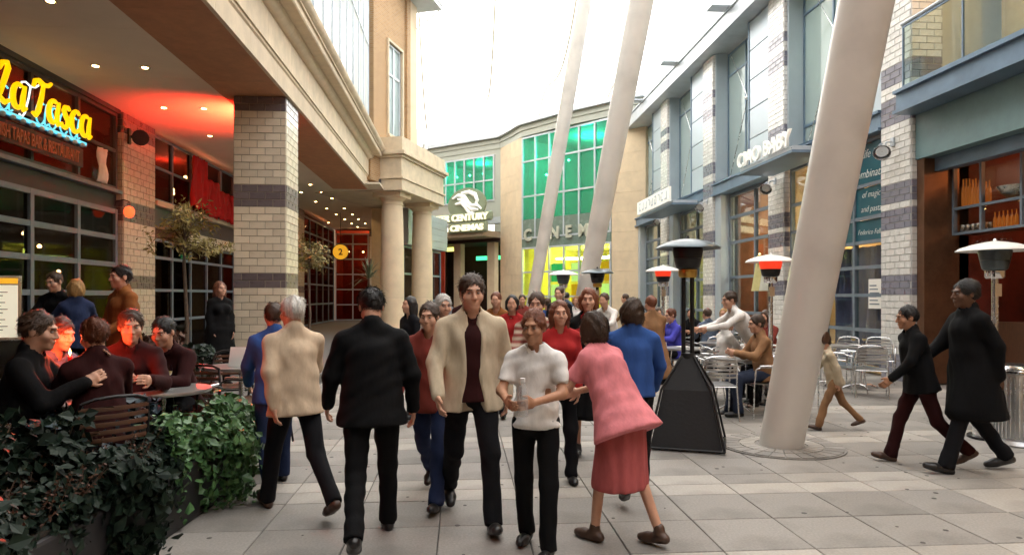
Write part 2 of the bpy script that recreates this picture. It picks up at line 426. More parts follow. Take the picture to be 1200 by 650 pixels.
for s in slabs:
    W, H = s[1]-s[0]-.008, s[3]-s[2]-.008
    if id(s) in ind:
        k = (round(W, 3), round(H, 3), s[4])
        if k not in cache:
            e = .004; a, b = W/2, H/2
            mb = MB().add([(-a, -b, -.04), (a, -b, -.04), (a, b, -.04), (-a, b, -.04), (-a, -b, -e), (a, -b, -e), (a, b, -e), (-a, b, -e), (-a+e, -b+e, 0), (a-e, -b+e, 0), (a-e, b-e, 0), (-a+e, b-e, 0)],
              [(0, 3, 2, 1), (0, 1, 5, 4), (1, 2, 6, 5), (2, 3, 7, 6), (3, 0, 4, 7), (4, 5, 9, 8), (5, 6, 10, 9), (6, 7, 11, 10), (7, 4, 8, 11), (8, 9, 10, 11)])
            cache[k] = mb.mesh('slab', [M[s[4]]])
        place('slab', cache[k], pave, ((s[0]+s[1])/2, (s[2]+s[3])/2, rng.uniform(-.0015, .0015)), rot=(rng.uniform(-.0012, .0012), rng.uniform(-.0012, .0012), 0))
    else:
        zt = rng.uniform(-.002, .001)
        rest[s[4]].box(s[0]+.004, s[1]-.004, s[2]+.004, s[3]-.004, -.03, zt)
for k, m in rest.items(): tag(m.build('slab_field', k, pave), kind='stuff')
gm = MB(); rq = random.Random(21)
for k in range(260):
    x, y = rq.uniform(-1.9, 7), rq.uniform(3.8, 13); r0 = rq.uniform(.008, .022); a0 = rq.random()*6
    gm.lathe([(r0, 0), (r0*.9, .0016), (r0*.3, .002)], (x, y, .0015), 7)
tag(gm.build('gum_spot', mat('gum', (.07, .065, .06), .8), pave), kind='stuff')
cvx, cvy = PX(488, 9.2)
cvr = MB().box(-.3, .3, -.3, .3, .0015, .008).build('access_cover', mat('iron', (.06, .06, .058), .5, metal=.6, var=.2), pave, loc=(cvx, cvy, 0))
for k in range(5): MB().box(-.25, .25, -.24+.1*k, -.19+.1*k, .008, .011).build('tread_bar', 'iron', cvr)
terr = MB().box(-7.4, -2.62, 1.5, 46, -.2, .14).build('terrace', 'slab_shaded'); tag(terr, kind='structure')

# ================================================================== arcade building on the left
mat('added_awning_red', (.09, .012, .012), .9, var=.1)
arc = thing('arcade_building', 'long stone fronted arcade building on the left with tiled pillar and glazed upper wall', 'building')
SOF = 5.6
# pillar with glazed tiles
def pcol(z):
    for a, b in ((5.28, 5.7), (3.36, 3.80), (1.83, 2.13), (0, .3)):
        if a <= z <= b: return 1
    return 0
pil = tiled_pier(arc, 1.02, 1.0, SOF-.01, 'FR', .1473, .306, pcol, ('tile_cream', 'tile_plum'), 'grout', name='pillar')
pil.location = (-4.52, 14.0, 0)
# stone beam: blocks of soffit, lower fascia, upper fascia, cornice
prof = {
 'soffit_block': [(-4.75, SOF), (-3.5, SOF), (-3.5, SOF+.1), (-4.75, SOF+.1)],
 'lower_fascia': [(-3.5, SOF-.003), (-3.43, SOF-.003), (-3.43, SOF+.36), (-3.40, SOF+.39), (-3.40, SOF+.44), (-3.5, SOF+.44)],
 'upper_fascia': [(-3.5, SOF+.445), (-3.37, SOF+.445), (-3.37, SOF+1.02), (-3.5, SOF+1.02)],
 'cornice_bed': [(-3.5, SOF+1.025), (-3.34, SOF+1.025), (-3.30, SOF+1.04), (-3.24, SOF+1.10), (-3.21, SOF+1.17), (-3.20, SOF+1.22), (-3.5, SOF+1.22)],
 'cornice': [(-3.5, SOF+1.225), (-2.98, SOF+1.225), (-2.96, SOF+1.25), (-2.96, SOF+1.36), (-2.92, SOF+1.37), (-2.92, SOF+1.41), (-2.86, SOF+1.45), (-2.83, SOF+1.52), (-2.82, SOF+1.56), (-3.5, SOF+1.64)],
}
y = 5.0; k = 0
bl = 1.62
edges = [5.0-bl*10+bl*i for i in range(24)]; edges[-1] = 25.9
for nm, pf in prof.items():
    off = {'soffit_block': 0, 'lower_fascia': 0, 'upper_fascia': .8, 'cornice_bed': .4, 'cornice': .8}[nm]
    es = [edges[0]]+[e+off for e in edges[1:-1]]+[25.9]
    L0 = es[2]-es[1]
    me = MB().sweepy(pf, -L0/2+.0025, L0/2-.0025).mesh(nm, [M['soffit_stone_glow' if nm == 'soffit_block' else 'cream_stone']], smooth=35)
    for a, b in zip(es[:-1], es[1:]):
        if abs((b-a)-L0) < .001: place(nm, me, arc, (0, (a+b)/2, 0))
        else: MB().sweepy(pf, a+.0025, b-.0025).build(nm, 'soffit_stone_glow' if nm == 'soffit_block' else 'cream_stone', arc, smooth=35)
MB().box(-4.7, -3.52, edges[0], 25.9, SOF+.105, 7.2).build('beam_core', 'mortar', arc)
# ceiling panels
py = [6.0-2.35*8+2.35*i for i in range(25)]
for i in range(24):
    xr = -4.756 if py[i+1] < 26 else -2.9
    xs = [-7.6, xr] if xr < -4 else [-7.6, -5.2, xr]
    for a, b in zip(xs[:-1], xs[1:]):
        MB().box(a+.004, b-.004, py[i]+.004, py[i+1]-.004, SOF+.03, SOF+.09).build('ceiling_panel', 'plaster', arc)
MB().box(-7.6, -4.72, -12.6, 26, SOF+.095, SOF+.4).box(-7.6, -3.0, 26.01, 44, SOF+.095, SOF+.4).build('ceiling_slab', 'frame_dark', arc)
# restaurant shopfront, plane x = -7.45, local x runs along world +Y
FX = -7.45; ROT = R(90)
def YX(px): # position along the shopfront of photo column px
    a = math.atan((px-600)/800)+YAW
    return FX/math.tan(a)
mod = [8.05, 9.5, 10.95, 12.4, 13.85, 15.3]
window(arc, (FX, 0, 0), ROT, mod, [3.92, 4.72, 5.5], 'frame_dark', 'glass_dark', bar=.07, depth=.12, name='upper_window')
MB().box(FX-.1, FX+.16, 7.9, 15.36, 3.80, 3.88).build('sill', 'frame_blue', arc, bevel=.01)
MB().box(FX-.1, FX+.02, 7.9, 15.36, 3.46, 3.795).build('fascia_panel', 'black_panel', arc)
MB().box(FX-.08, FX+.10, 7.9, 15.4, 5.54, SOF+.028).build('head_rail', 'frame_dark', arc)
window(arc, (FX, 0, 0), ROT, mod, [.2, 1.0, 1.67, 2.28, 2.86, 3.42], 'frame_blue', 'glass_dark', bar=.10, depth=.12, name='shopfront_window')
room(arc, (FX, 0, 0), ROT, 7.9, 15.4, .14, 3.44, 3.5, 'room_dark')
room(arc, (FX, 0, 0), ROT, 7.9, 15.4, 3.8, 5.55, 2.6, 'room_red')
for (yy, zz, xx) in ((9.2, 4.9, 1.2), (10.6, 5.1, 1.6), (12.1, 4.6, .8), (13.0, 5.0, 1.5), (14.6, 4.95, .7), (14.2, 4.3, 1.3)):
    MB().lathe([(.01, -.05), (.05, -.04), (.065, 0), (.05, .05), (.012, .07)], (0, 0, 0), 10).build('pendant_bulb', 'lamp_warm', arc, smooth=180, loc=(FX-xx, yy, zz))
for (yy, zz, xx) in ((10.1, 3.0, 1.5), (12.9, 2.7, 1.2), (13.4, 3.1, 2.0), (14.4, 2.6, 1.0), (12.7, 2.2, .9), (14.9, 2.9, 1.6), (14.7, 2.1, .8), (13.1, 1.8, 1.6)):
    MB().lathe([(.01, -.03), (.035, -.02), (.045, 0), (.03, .03), (.01, .045)], (0, 0, 0), 8).build('pendant_bulb', 'lamp_warm', arc, smooth=180, loc=(FX-xx, yy, zz))
point_lamp('upper_room_light', arc, (FX-1.2, 12.5, 5.2), 26, (1, .25, .12), .2)
point_lamp('lower_room_light', arc, (FX-1.8, 13, 2.9), 8, (1, .4, .15), .2)
MB().box(FX-.9, FX-.3, 13.2, 13.8, 1.0, 2.0).build('display_cabinet', 'wood_dark', arc)
# tiled wall piers on the shopfront line
def wcol(z):
    for a, b in ((5.2, 5.7), (3.3, 3.75), (1.75, 2.05)):
        if a <= z <= b: return 1
    return 0
for (ya, yb) in ((15.42, 16.95), (30.6, 32.6)):
    p = tiled_pier(arc, yb-ya, .5, SOF, 'FL', .1473, .306, wcol, ('tile_cream', 'tile_plum'), 'grout', limit=0, name='wall_pier')
    p.location = (FX+.14, ya, 0); p.rotation_euler = (0, 0, ROT)
# second bay
m2 = [17.0, 18.2, 19.4, 20.6, 21.8, 23.0, 24.2, 25.4]
window(arc, (FX, 0, 0), ROT, m2, [3.95, 4.75, 5.5], 'frame_blue', 'glass_dark', bar=.06, depth=.1, name='upper_window')
MB().box(FX-.1, FX+.2, 16.97, 30.5, 3.78, 3.91).build('sill', 'cream_stone', arc, bevel=.01)
MB().box(FX-.1, FX+.05, 16.97, 30.5, 3.3, 3.77).build('fascia_panel', 'frame_dark', arc)
MB().box(FX-.02, FX+.26, 18.5, 26.0, 3.0, 3.29).build('awning_box', 'cream_stone', arc)
window(arc, (FX, 0, 0), ROT, m2, [.2, 1.0, 1.75, 2.55, 2.98], 'frame_blue', 'glass_dark', bar=.07, depth=.1, name='shopfront_window')
room(arc, (FX, 0, 0), ROT, 17.0, 30.5, .14, 3.3, 3.2, 'room_dark')
room(arc, (FX, 0, 0), ROT, 17.0, 30.5, 3.8, 5.55, 2.4, 'room_red')
point_lamp('upper_room_light', arc, (FX-1.0, 20.5, 5.2), 35, (1, .2, .1), .2)
point_lamp('lower_room_light', arc, (FX-1.6, 21, 2.8), 9, (1, .35, .15), .2)
for (yy, zz, xx) in ((17.8, 5.0, .8), (19.2, 5.2, 1.4), (20.0, 4.6, .7), (21.2, 5.15, .8), (22.6, 5.2, 1.1), (22.0, 4.8, 1.5)):
    MB().lathe([(.01, -.05), (.05, -.04), (.065, 0), (.05, .05), (.012, .07)], (0, 0, 0), 10).build('pendant_bulb', 'lamp_warm', arc, smooth=180, loc=(FX-xx, yy, zz))
m3 = [25.4, 27.2, 28.9, 30.5]
window(arc, (FX, 0, 0), ROT, m3, [.2, 1.2, 2.2, 3.2, 4.2, 5.4], 'frame_blue', 'glass_dark', bar=.08, depth=.1, name='shopfront_window')
m4 = [32.7, 34.3, 35.9, 37.5, 39.1, 40.7]
window(arc, (FX, 0, 0), ROT, m4, [.2, 1.2, 2.2, 3.2, 3.9, 4.7, 5.4], 'frame_blue', 'glass_dark', bar=.08, depth=.1, name='shopfront_window')
room(arc, (FX, 0, 0), ROT, 32.7, 40.9, .14, 5.5, 3.0, 'room_red')
point_lamp('upper_room_light', arc, (FX-1.4, 36.5, 4.8), 42, (1, .3, .12), .2)
# end wall of the arcade, facing the camera
EY = 41.2
window(arc, (0, EY, 0), 0, [-7.4, -6.4, -5.5, -4.3, -3.4, -2.5, -1.6], [.2, 1.1, 2.0, 2.9, 3.8, 4.7, 5.3], 'panel_grey', 'glass_dark', bar=.07, depth=.1, name='end_window')
for (xa, xb) in ((-5.4, -4.6),):
    p = tiled_pier(arc, xb-xa, .3, 5.5, 'F', .147, .3, wcol, ('tile_cream', 'tile_plum'), 'grout', limit=0, name='wall_pier'); p.location = (xa, EY-.25, 0)
room(arc, (0, EY, 0), 0, -7.4, -1.0, .14, 5.5, 2.5, 'room_red')
point_lamp('end_room_light', arc, (-4.2, EY+1.2, 4.6), 70, (1, .38, .15), .2)
for k in range(7):
    MB().lathe([(.01, -.06), (.07, 0), (.01, .07)], (0, 0, 0), 8).build('pendant_bulb', 'lamp_warm', arc, smooth=180, loc=(-6.8+k*.85, EY+.9+.2*(k % 2), 4.3+.35*((k*3) % 3)))
# glazed upper wall above the cornice
MB().box(FX-.4, FX-.1, -11, 7.9, .1, 5.6).build('side_wall', 'room_dark', arc)
MB().box(-4.1, -3.3, -11, 5.1, 7.3, 14.5).build('upper_wall', 'brick_courses', arc)
ux = [5.2+1.12*i for i in range(19)]
window(arc, (-3.25, 0, 0), ROT, ux[:-1], [7.3, 10.4, 13.8], 'steel_pale', 'glass_pale', bar=.05, depth=.08, name='curtain_wall')
MB().box(-6.5, -4.2, -11, 25.2, 7.3, 14.5).build('upper_core', 'room_white', arc)
MB().box(-6.5, -2.9, -11, 25.0, 14.5, 14.8).build('roof_edge', 'steel_pale', arc)
MB().box(-12.5, -7.7, -11, 45, 5.9, 14.4).build('rear_block', 'mortar', arc)
# pavement side downlights
def at_ceiling(px, py):
    z = (SOF+.03-1.6)*800/(347-py); return PX(px, z)
dl_root_me = MB().lathe([(.085, -.012), (.085, 0), (.055, 0), (.055, -.006), (.075, -.016)], (0, 0, 0), 16, close=False).mesh('trim_ring', [M['chrome']], smooth=60)
dl_bulb_me = MB().lathe([(.052, -.004), (.05, -.012), (.03, -.02), (.005, -.024)], (0, 0, 0), 12).mesh('bulb', [M['lamp_warm']], smooth=180)
near_dl = [(59, 1), (112, 77), (170, 79), (192, 126), (239, 127), (246, 159)]
far_dl = [(363.6, 216), (353, 225), (377, 225), (370, 236), (383, 244), (394, 251), (403.5, 244), (413, 251), (412, 261.5), (420, 256.5), (428, 261.5), (404, 256.5), (419, 265.6), (423, 240), (433, 227), (378, 260.5), (441, 237), (389, 232)]
names_dl = ['downlight nearest the top left corner, above the yellow script sign', 'dim downlight over the shopfront glass beside the yellow script sign', 'downlight in line with the tiled wall pier', 'downlight just before the red glow, shopfront side', 'downlight in the red glow nearest the stone beam', 'last downlight in the red glow before the tiled pillar']
pts = []
for i, (a, b) in enumerate(near_dl+far_dl):
    x, yv = at_ceiling(a, b)
    x = min(max(x, -7.2), -3.1)
    near_ = i < 6
    lab = 'small warm ceiling '+names_dl[i] if near_ else 'small warm downlight in the far arcade ceiling between the tiled pillar and the stone column'
    t = thing('ceiling_downlight', lab, 'downlight', (x, yv, SOF+.028), 0, 'downlights in the arcade ceiling')
    place('trim_ring', dl_root_me, t); place('bulb', dl_bulb_me, t)
    spot_lamp('beam', t, (0, 0, -.04), (0, 0, -2), 13, (1, .62, .3), 110, .05, .8)
# awning added out of view, hung on the stone beam to shade the terrace
aw = MB().add([(-3.38, -6, 5.02), (-3.38, 5.7, 5.02), (-1.55, 5.7, 4.28), (-1.55, -6, 4.28), (-3.38, -6, 4.99), (-3.38, 5.7, 4.99), (-1.55, 5.7, 4.25), (-1.55, -6, 4.25)], [(0, 1, 2, 3), (7, 6, 5, 4), (0, 3, 7, 4), (1, 5, 6, 2), (3, 2, 6, 7), (0, 4, 5, 1)]).build('added_shade_awning', 'added_awning_red', arc)
MB().tube([(-1.55, -6, 4.24), (-1.55, 5.7, 4.24)], .035, 8).build('front_bar', 'alu', aw)
for yy in (-3, .5, 4.5): MB().tube([(-3.38, yy, 4.6), (-2.4, yy, 4.45), (-1.58, yy, 4.22)], .025, 8).build('arm', 'alu', aw)
MB().box(-7.2, 14.5, -13.5, -11.2, 0, 14.0).build('unseen_rear_wall', 'brick_courses', arc)  # unseen block across the street, added to cut light from behind
rebase(arc, (-5.5, 15, 0))

# red floodlight fixed to the hidden back of the pillar: the glow on the ceiling
fl = thing('red_floodlight', 'red floodlight behind the head of the white tiled pillar washing the ceiling red', 'floodlight', (-4.5, 15.3, 4.45))
MB().box(-.1, .1, -.06, .1, -.12, .1).build('housing', 'black_metal', fl, bevel=.015)
MB().box(-.085, .085, -.1, .085, .101, .112).build('lens', 'lamp_red', fl)
MB().bar((.0, -.06, -.05), (.0, -.34, -.1), .03, .03).build('bracket', 'black_metal', fl)
spot_lamp('beam', fl, (0, 0, .13), (-.45, .15, 1), 760, (1, .035, .015), 118, .08, .9)
# black heater lamp fixed to the wall pier, throws red light over the terrace tables
hl = thing('wall_heater', 'black round wall heater lamp at the top of the tiled wall pier', 'heater', (FX+.2, 15.6, 5.05))
MB().lathe([(.05, 0), (.12, .05), (.17, .2), (.17, .26), (.15, .26)], (0, 0, 0), 16).build('housing', 'black_metal', hl, smooth=50, rot=(R(105), 0, R(24)), loc=(.22, .0, .05))
MB().lathe([(.001, .235), (.14, .235)], (0, 0, 0), 16, close=False).build('element', 'lamp_red', hl, rot=(R(105), 0, R(24)), loc=(.22, .0, .05))
MB().bar((-.05, 0, .05), (.22, 0, .05), .05, .05).bar((.0, -.04, -.12), (.0, -.04, .22), .1, .04).build('bracket', 'black_metal', hl)
spot_lamp('beam', hl, (.4, -.5, -.05), (4.1, -10.3, -3.9), 1500, (1, .03, .015), 20, .12, 1.0)
rl = thing('red_lantern', 'small round red lantern on an iron bracket beside the tiled wall pier', 'lantern', (FX+.32, 15.3, 3.42))
MB().lathe([(.02, -.13), (.07, -.11), (.105, -.04), (.11, .02), (.08, .09), (.03, .12)], n=14).build('globe', mat('lantern_red', (.5, .02, .01), .4, emit=(1, .08, .02), estr=.8), rl, smooth=180)
MB().tube([(-.3, 0, .1), (-.28, 0, .22), (-.12, 0, .26), (0, 0, .22), (0, 0, .12)], .012, 6).build('bracket', 'black_metal', rl, smooth=60)

# ================================================================== restaurant sign
sg = thing('restaurant_sign', 'glowing yellow script neon sign reading La Tasca above the dark shopfront', 'sign', (FX+.34, 0, 0), ROT)
def arcpts(cx, cy, rx, ry, a0, a1, n=12): return [(cx+rx*math.cos(R(a0+(a1-a0)*i/n)), cy+ry*math.sin(R(a0+(a1-a0)*i/n))) for i in range(n+1)]
A_ = [arcpts(.21, .25, .17, .25, 60, 330, 16), [(.40, .50), (.365, .26), (.37, .08), (.42, 0), (.49, .06)]]
GL = {
 'L': ([[(.12, .62), (.2, .78), (.33, .82), (.38, .72), (.30, .45), (.2, .15), (.08, .0)], [(.05, .02), (.2, .06), (.36, .0), (.5, .08)]], .54),
 'a': (A_, .50),
 'T': ([[(.02, .60), (.06, .74), (.18, .78), (.36, .73), (.52, .76), (.62, .84)], [(.36, .74), (.32, .45), (.24, .12), (.16, .0), (.06, .04)]], .56),
 's': ([[(.32, .44), (.25, .50), (.14, .48), (.10, .39), (.18, .28), (.28, .20), (.29, .08), (.20, .0), (.08, .02), (.03, .09)]], .38),
 'c': ([arcpts(.23, .25, .18, .25, 50, 320, 16)], .42),
}
xcur = 10.95
zb = 4.63
KS = .785
for ch in 'La Tasca':
    if ch == ' ': xcur += .15*KS; continue
    strokes, adv = GL[ch]; mb = MB(); nb = MB()
    for st in strokes:
        p3 = [(xcur+(x*1.0+.12*yv)*KS, 0, zb+yv*KS) for x, yv in st]
        n = len(p3); mb.tube(p3, [.030+.014*math.sin(math.pi*i/(n-1)) for i in range(n)], 8)
        nb.tube([(x-.07, .17, z-.05) for x, yy, z in p3], .016, 6)
    L_ = mb.build('letter', 'neon_yellow', sg, smooth=60)
    nb.build('halo_tube', 'neon_cyan' if ch != 'T' else 'neon_white', L_, smooth=60)
    xcur += adv*KS
MB().box(10.65, 13.75, .09, .22, 4.47, 4.56).build('raceway', 'steel_blue', sg)
MB().box(10.7, 13.7, .06, .09, 4.49, 4.54).build('neon_strip', 'neon_cyan', sg)
for k in range(12): MB().lathe([(.02, 0), (.045, .02), (.045, .06), (.02, .08)], (10.75+k*.25, .04, 4.42), 8).build('bracket_lamp', 'steel_pale', sg)
bd = MB().box(10.65, 13.65, .1, .16, 4.06, 4.41).build('name_board', 'black_panel', sg)
mat('dull_red', (.22, .06, .03), .6, emit=(.6, .15, .05), estr=.03)
me = text_mesh('lettering', 'SPANISH TAPAS BAR & RESTAURANT', .30, .02, 'dull_red', .003)
lo = place('lettering', me, bd, (12.2, .09, 4.13), (R(90), 0, 0)); wt = max(v.co.x for v in me.vertices)-min(v.co.x for v in me.vertices); lo.scale = (2.6/wt, 1, 1)
# white towel hanging in the upper window
tw = MB(); 
for i in range(8):
    pass
tw.add([(x*.05, .03*math.sin(x*1.7+z), -z*.1) for z in range(8) for x in range(8)], [(r*8+c, r*8+c+1, r*8+c+9, r*8+c+8) for r in range(7) for c in range(7)])
o = tw.build('towel', 'white_cloth', smooth=180, loc=(FX+.16, 14.35, 4.62), rot=ROT); so = o.modifiers.new('s', 'SOLIDIFY'); so.thickness = .012
tag(o, 'pale cloth hanging by the shopfront glass right of the script sign', 'cloth')
# red drapes hanging over the second upper window
for k in range(5):
    mb = MB(); nx, nz = 14, 10; w0 = .95; h0 = [1.35, 1.0, .8, .85, 1.05][k]; z0 = [5.38, 4.9, 4.72, 4.72, 4.95][k]
    ph = random.random()*6
    mb.add([(i/(nx-1)*w0, -.06*math.sin(i*1.9+ph+.3*j)-.03*math.sin(i*.9+j*.6), -h0*j/(nz-1)*(1+.05*math.sin(i*1.3+ph))) for j in range(nz) for i in range(nx)],
           [(j*nx+i, j*nx+i+1, (j+1)*nx+i+1, (j+1)*nx+i) for j in range(nz-1) for i in range(nx-1)])
    o = mb.build('red_drape', 'red_cloth', smooth=180, loc=(FX+.30, 18.9+k*.97, z0), rot=ROT); so = o.modifiers.new('s', 'SOLIDIFY'); so.thickness = .02
    tag(o, ['tallest red drape, at the left end of the row over the upper window', 'second red drape from the left over the upper window', 'lowest hung red drape in the middle of the row', 'fourth red drape from the left over the upper window', 'red drape at the right end, next to the tiled pillar'][k], 'drape', 'red drapes over the arcade window')
# round yellow sign in the far arcade
x, yv = PX(399, 33)
ys = thing('round_sign', 'round yellow hanging sign in the far arcade behind the tiled pillar', 'sign', (x, yv, 3.74), R(12))
MB().lathe([(.36, -.04), (.36, .04)], n=28).build('disc', 'sign_yellow', ys, rot=(R(90), 0, 0), smooth=40)
MB().lathe([(.365, -.05), (.40, -.05), (.40, .05), (.365, .05)], n=28, close=False).build('rim', 'frame_dark', ys, rot=(R(90), 0, 0), smooth=40)
place('emblem', text_mesh('emblem', '2', .42, .02, 'wood_dark', .01), ys, (0, -.055, -.14), (R(90), 0, 0))
MB().tube([(0, 0, .4), (0, 0, 1.9)], .015, 6).build('hanger', 'black_metal', ys)

# ================================================================== angled brick building and portico
AR = R(-18)
bb = thing('brick_building', 'tall buff brick building with a pale framed upper window above the stone portico', 'building', (-3.3, 25.35, 0), AR)
m = MB(); wy0, wy1, wz0, wz1 = 1.5, 2.85, 7.9, 11.5
m.box(-3.0, 0, 0, wy0, 5.9, 14.0); m.box(-3.0, 0, wy1, 3.75, 5.9, 14.0); m.box(-3.0, 0, wy0, wy1, 5.9, wz0); m.box(-3.0, 0, wy0, wy1, wz1, 14.0); m.box(-3.0, -.6, wy0, wy1, wz0, wz1)
m.build('wall', 'brick_courses', bb)
MB().box(.004, .10, 3.25, 3.6, 7.3, 14.0).box(.004, .14, -.04, .22, 7.3, 14.0).build('pilaster', 'brick_courses', bb)
MB().box(-3.0, .03, 3.75, 4.5, 5.9, 14.0).build('corner_wall', 'sandstone', bb)
# window in the brick face: plane normal is +x -> local x along +y
window(bb, (-.08, 0, 0), R(90), [wy0+.05, (wy0+wy1)/2, wy1-.05], [wz0+.05, 10.3, wz1-.05], 'steel_pale', 'glass_teal', bar=.09, depth=.1)
MB().box(-.02, .08, wy0-.09, wy0, wz0, wz1+.09).box(-.02, .08, wy1, wy1+.09, wz0, wz1+.09).box(-.02, .08, wy0, wy1, wz1, wz1+.09).box(-.02, .12, wy0-.09, wy1+.09, wz0-.1, wz0-.003).build('surround', 'cream_stone', bb)
MB().box(-3.2, 1.0, 2.2, 5.0, 14.0, 14.25).build('eave', 'steel_pale', bb)
MB().bar((.95, 2.2, 14.3), (.95, 5.0, 14.3), .18, .25).bar((.02, 4.4, 13.0), (.9, 4.9, 13.95), .06, .06).build('gutter', 'canopy_white', bb)
MB().tube([(.1, 4.55, 7.7), (.1, 4.6, 8.0), (.3, 4.7, 8.05)], .04, 8).lathe([(.05, 0), (.12, .05), (.1, .25)], (.32, 4.7, 7.9), 10).build('wall_lamp', 'steel_pale', bb)

pt = thing('stone_portico', 'cream stone portico with two round columns projecting from the arcade', 'portico', (-2.2, 25.84, 0), AR)
Lp, Wp = 4.75, 3.6
def slabp(nm, z0, z1, o, mt='cream_stone'):
    MB().box(-Wp, o, -o, Lp+o, z0, z1).build(nm, mt, pt, bevel=.012)
slabp('architrave', SOF-.01, 6.02, 0); slabp('fillet', 6.022, 6.1, .05); slabp('frieze', 6.102, 6.82, -.02); slabp('bed_mould', 6.822, 6.92, .06)
slabp('cornice', 6.922, 7.06, .16); slabp('parapet', 7.062, 7.6, .02)
for yc in (.82, 4.0):
    c = MB().lathe([(.45, .42), (.46, 1.2), (.455, 2.5), (.435, 4.0), (.405, 5.05), (.40, 5.12), (.43, 5.13), (.43, 5.17), (.40, 5.18), (.40, 5.26), (.43, 5.28), (.50, 5.36), (.53, 5.40)], n=36).build('column', 'sandstone', pt, smooth=40, loc=(-.75, yc, 0))
    MB().box(-.56, .56, -.56, .56, 5.402, SOF-.012).build('capital', 'sandstone', c, bevel=.01)
    MB().lathe([(.60, .26), (.62, .30), (.60, .36), (.52, .38), (.50, .42)], n=36).build('base', 'sandstone', c, smooth=40)
    MB().box(-.62, .62, -.62, .62, 0, .258).build('plinth', 'sandstone', c, bevel=.01)
    for zz in (1.55, 2.75, 3.9):
        MB().lathe([(.462-.012*(zz-1.5), -.004), (.4615-.012*(zz-1.5), .004)], (0, 0, zz), 36, close=False).build('joint', 'mortar', c)
# shop front under the portico, angled
sh = thing('corner_shop', 'grey framed corner shopfront glimpsed between the two stone columns', 'shop', (-2.55, 30.4, 0), AR)
window(sh, (0, 0, 0), R(90), [0, 1.2, 2.4, 3.6, 4.8], [.2, 1.4, 2.6, 3.8], 'steel_blue', 'glass_dark', bar=.09, depth=.1)
MB().box(-.5, .25, 0, 5.2, 3.9, 5.5).build('fascia', 'panel_grey', sh)
for k in range(5): MB().box(.252, .262+.01*(k % 2), 0, 5.2, 4.0+.3*k, 4.27+.3*k).build('cladding_strip', 'panel_grey', sh)
MB().box(-1.5, -.6, .0, 5.2, .14, 5.5).build('interior_wall', 'room_cream', sh)
# ================================================================== shop terrace on the right (front plane x = 8.3)
RX = 8.3; RR = R(-90)          # windows: local x = -world Y
mat('bottle_amber', (.35, .12, .02), .1, emit=(.7, .2, .03), estr=.06)
rb = thing('shop_terrace', 'long two storey shop building on the right with white tiled piers and blue steel', 'building')
def rcol(z):
    zz = z
    for a, b in ((.0, .5), (1.62, 1.99), (2.93, 3.2), (3.35, 3.7), (4.9, 5.4), (5.65, 5.95), (7.5, 7.85), (8.1, 8.4)):
        if a <= zz <= b: return 1
    return 0
piers = [12.4, 17.35, 22.3, 27.25, 32.2]
TOPZ = 10.0
for i, yc in enumerate(piers):
    lim = [300, 240, 0, 0, 0][i]
    # local x along -Y => 'F' faces -X; the side facing the camera is the x = w end ('R' is local +x = world -Y)
    p = tiled_pier(rb, .9, .6, 9.5, 'FR' if i else 'FR', .125, .29, rcol, ('tile_white', 'tile_grey'), 'grout_light', limit=lim, name='pier')
    p.location = (RX-.05, yc+.45, 0); p.rotation_euler = (0, 0, RR)
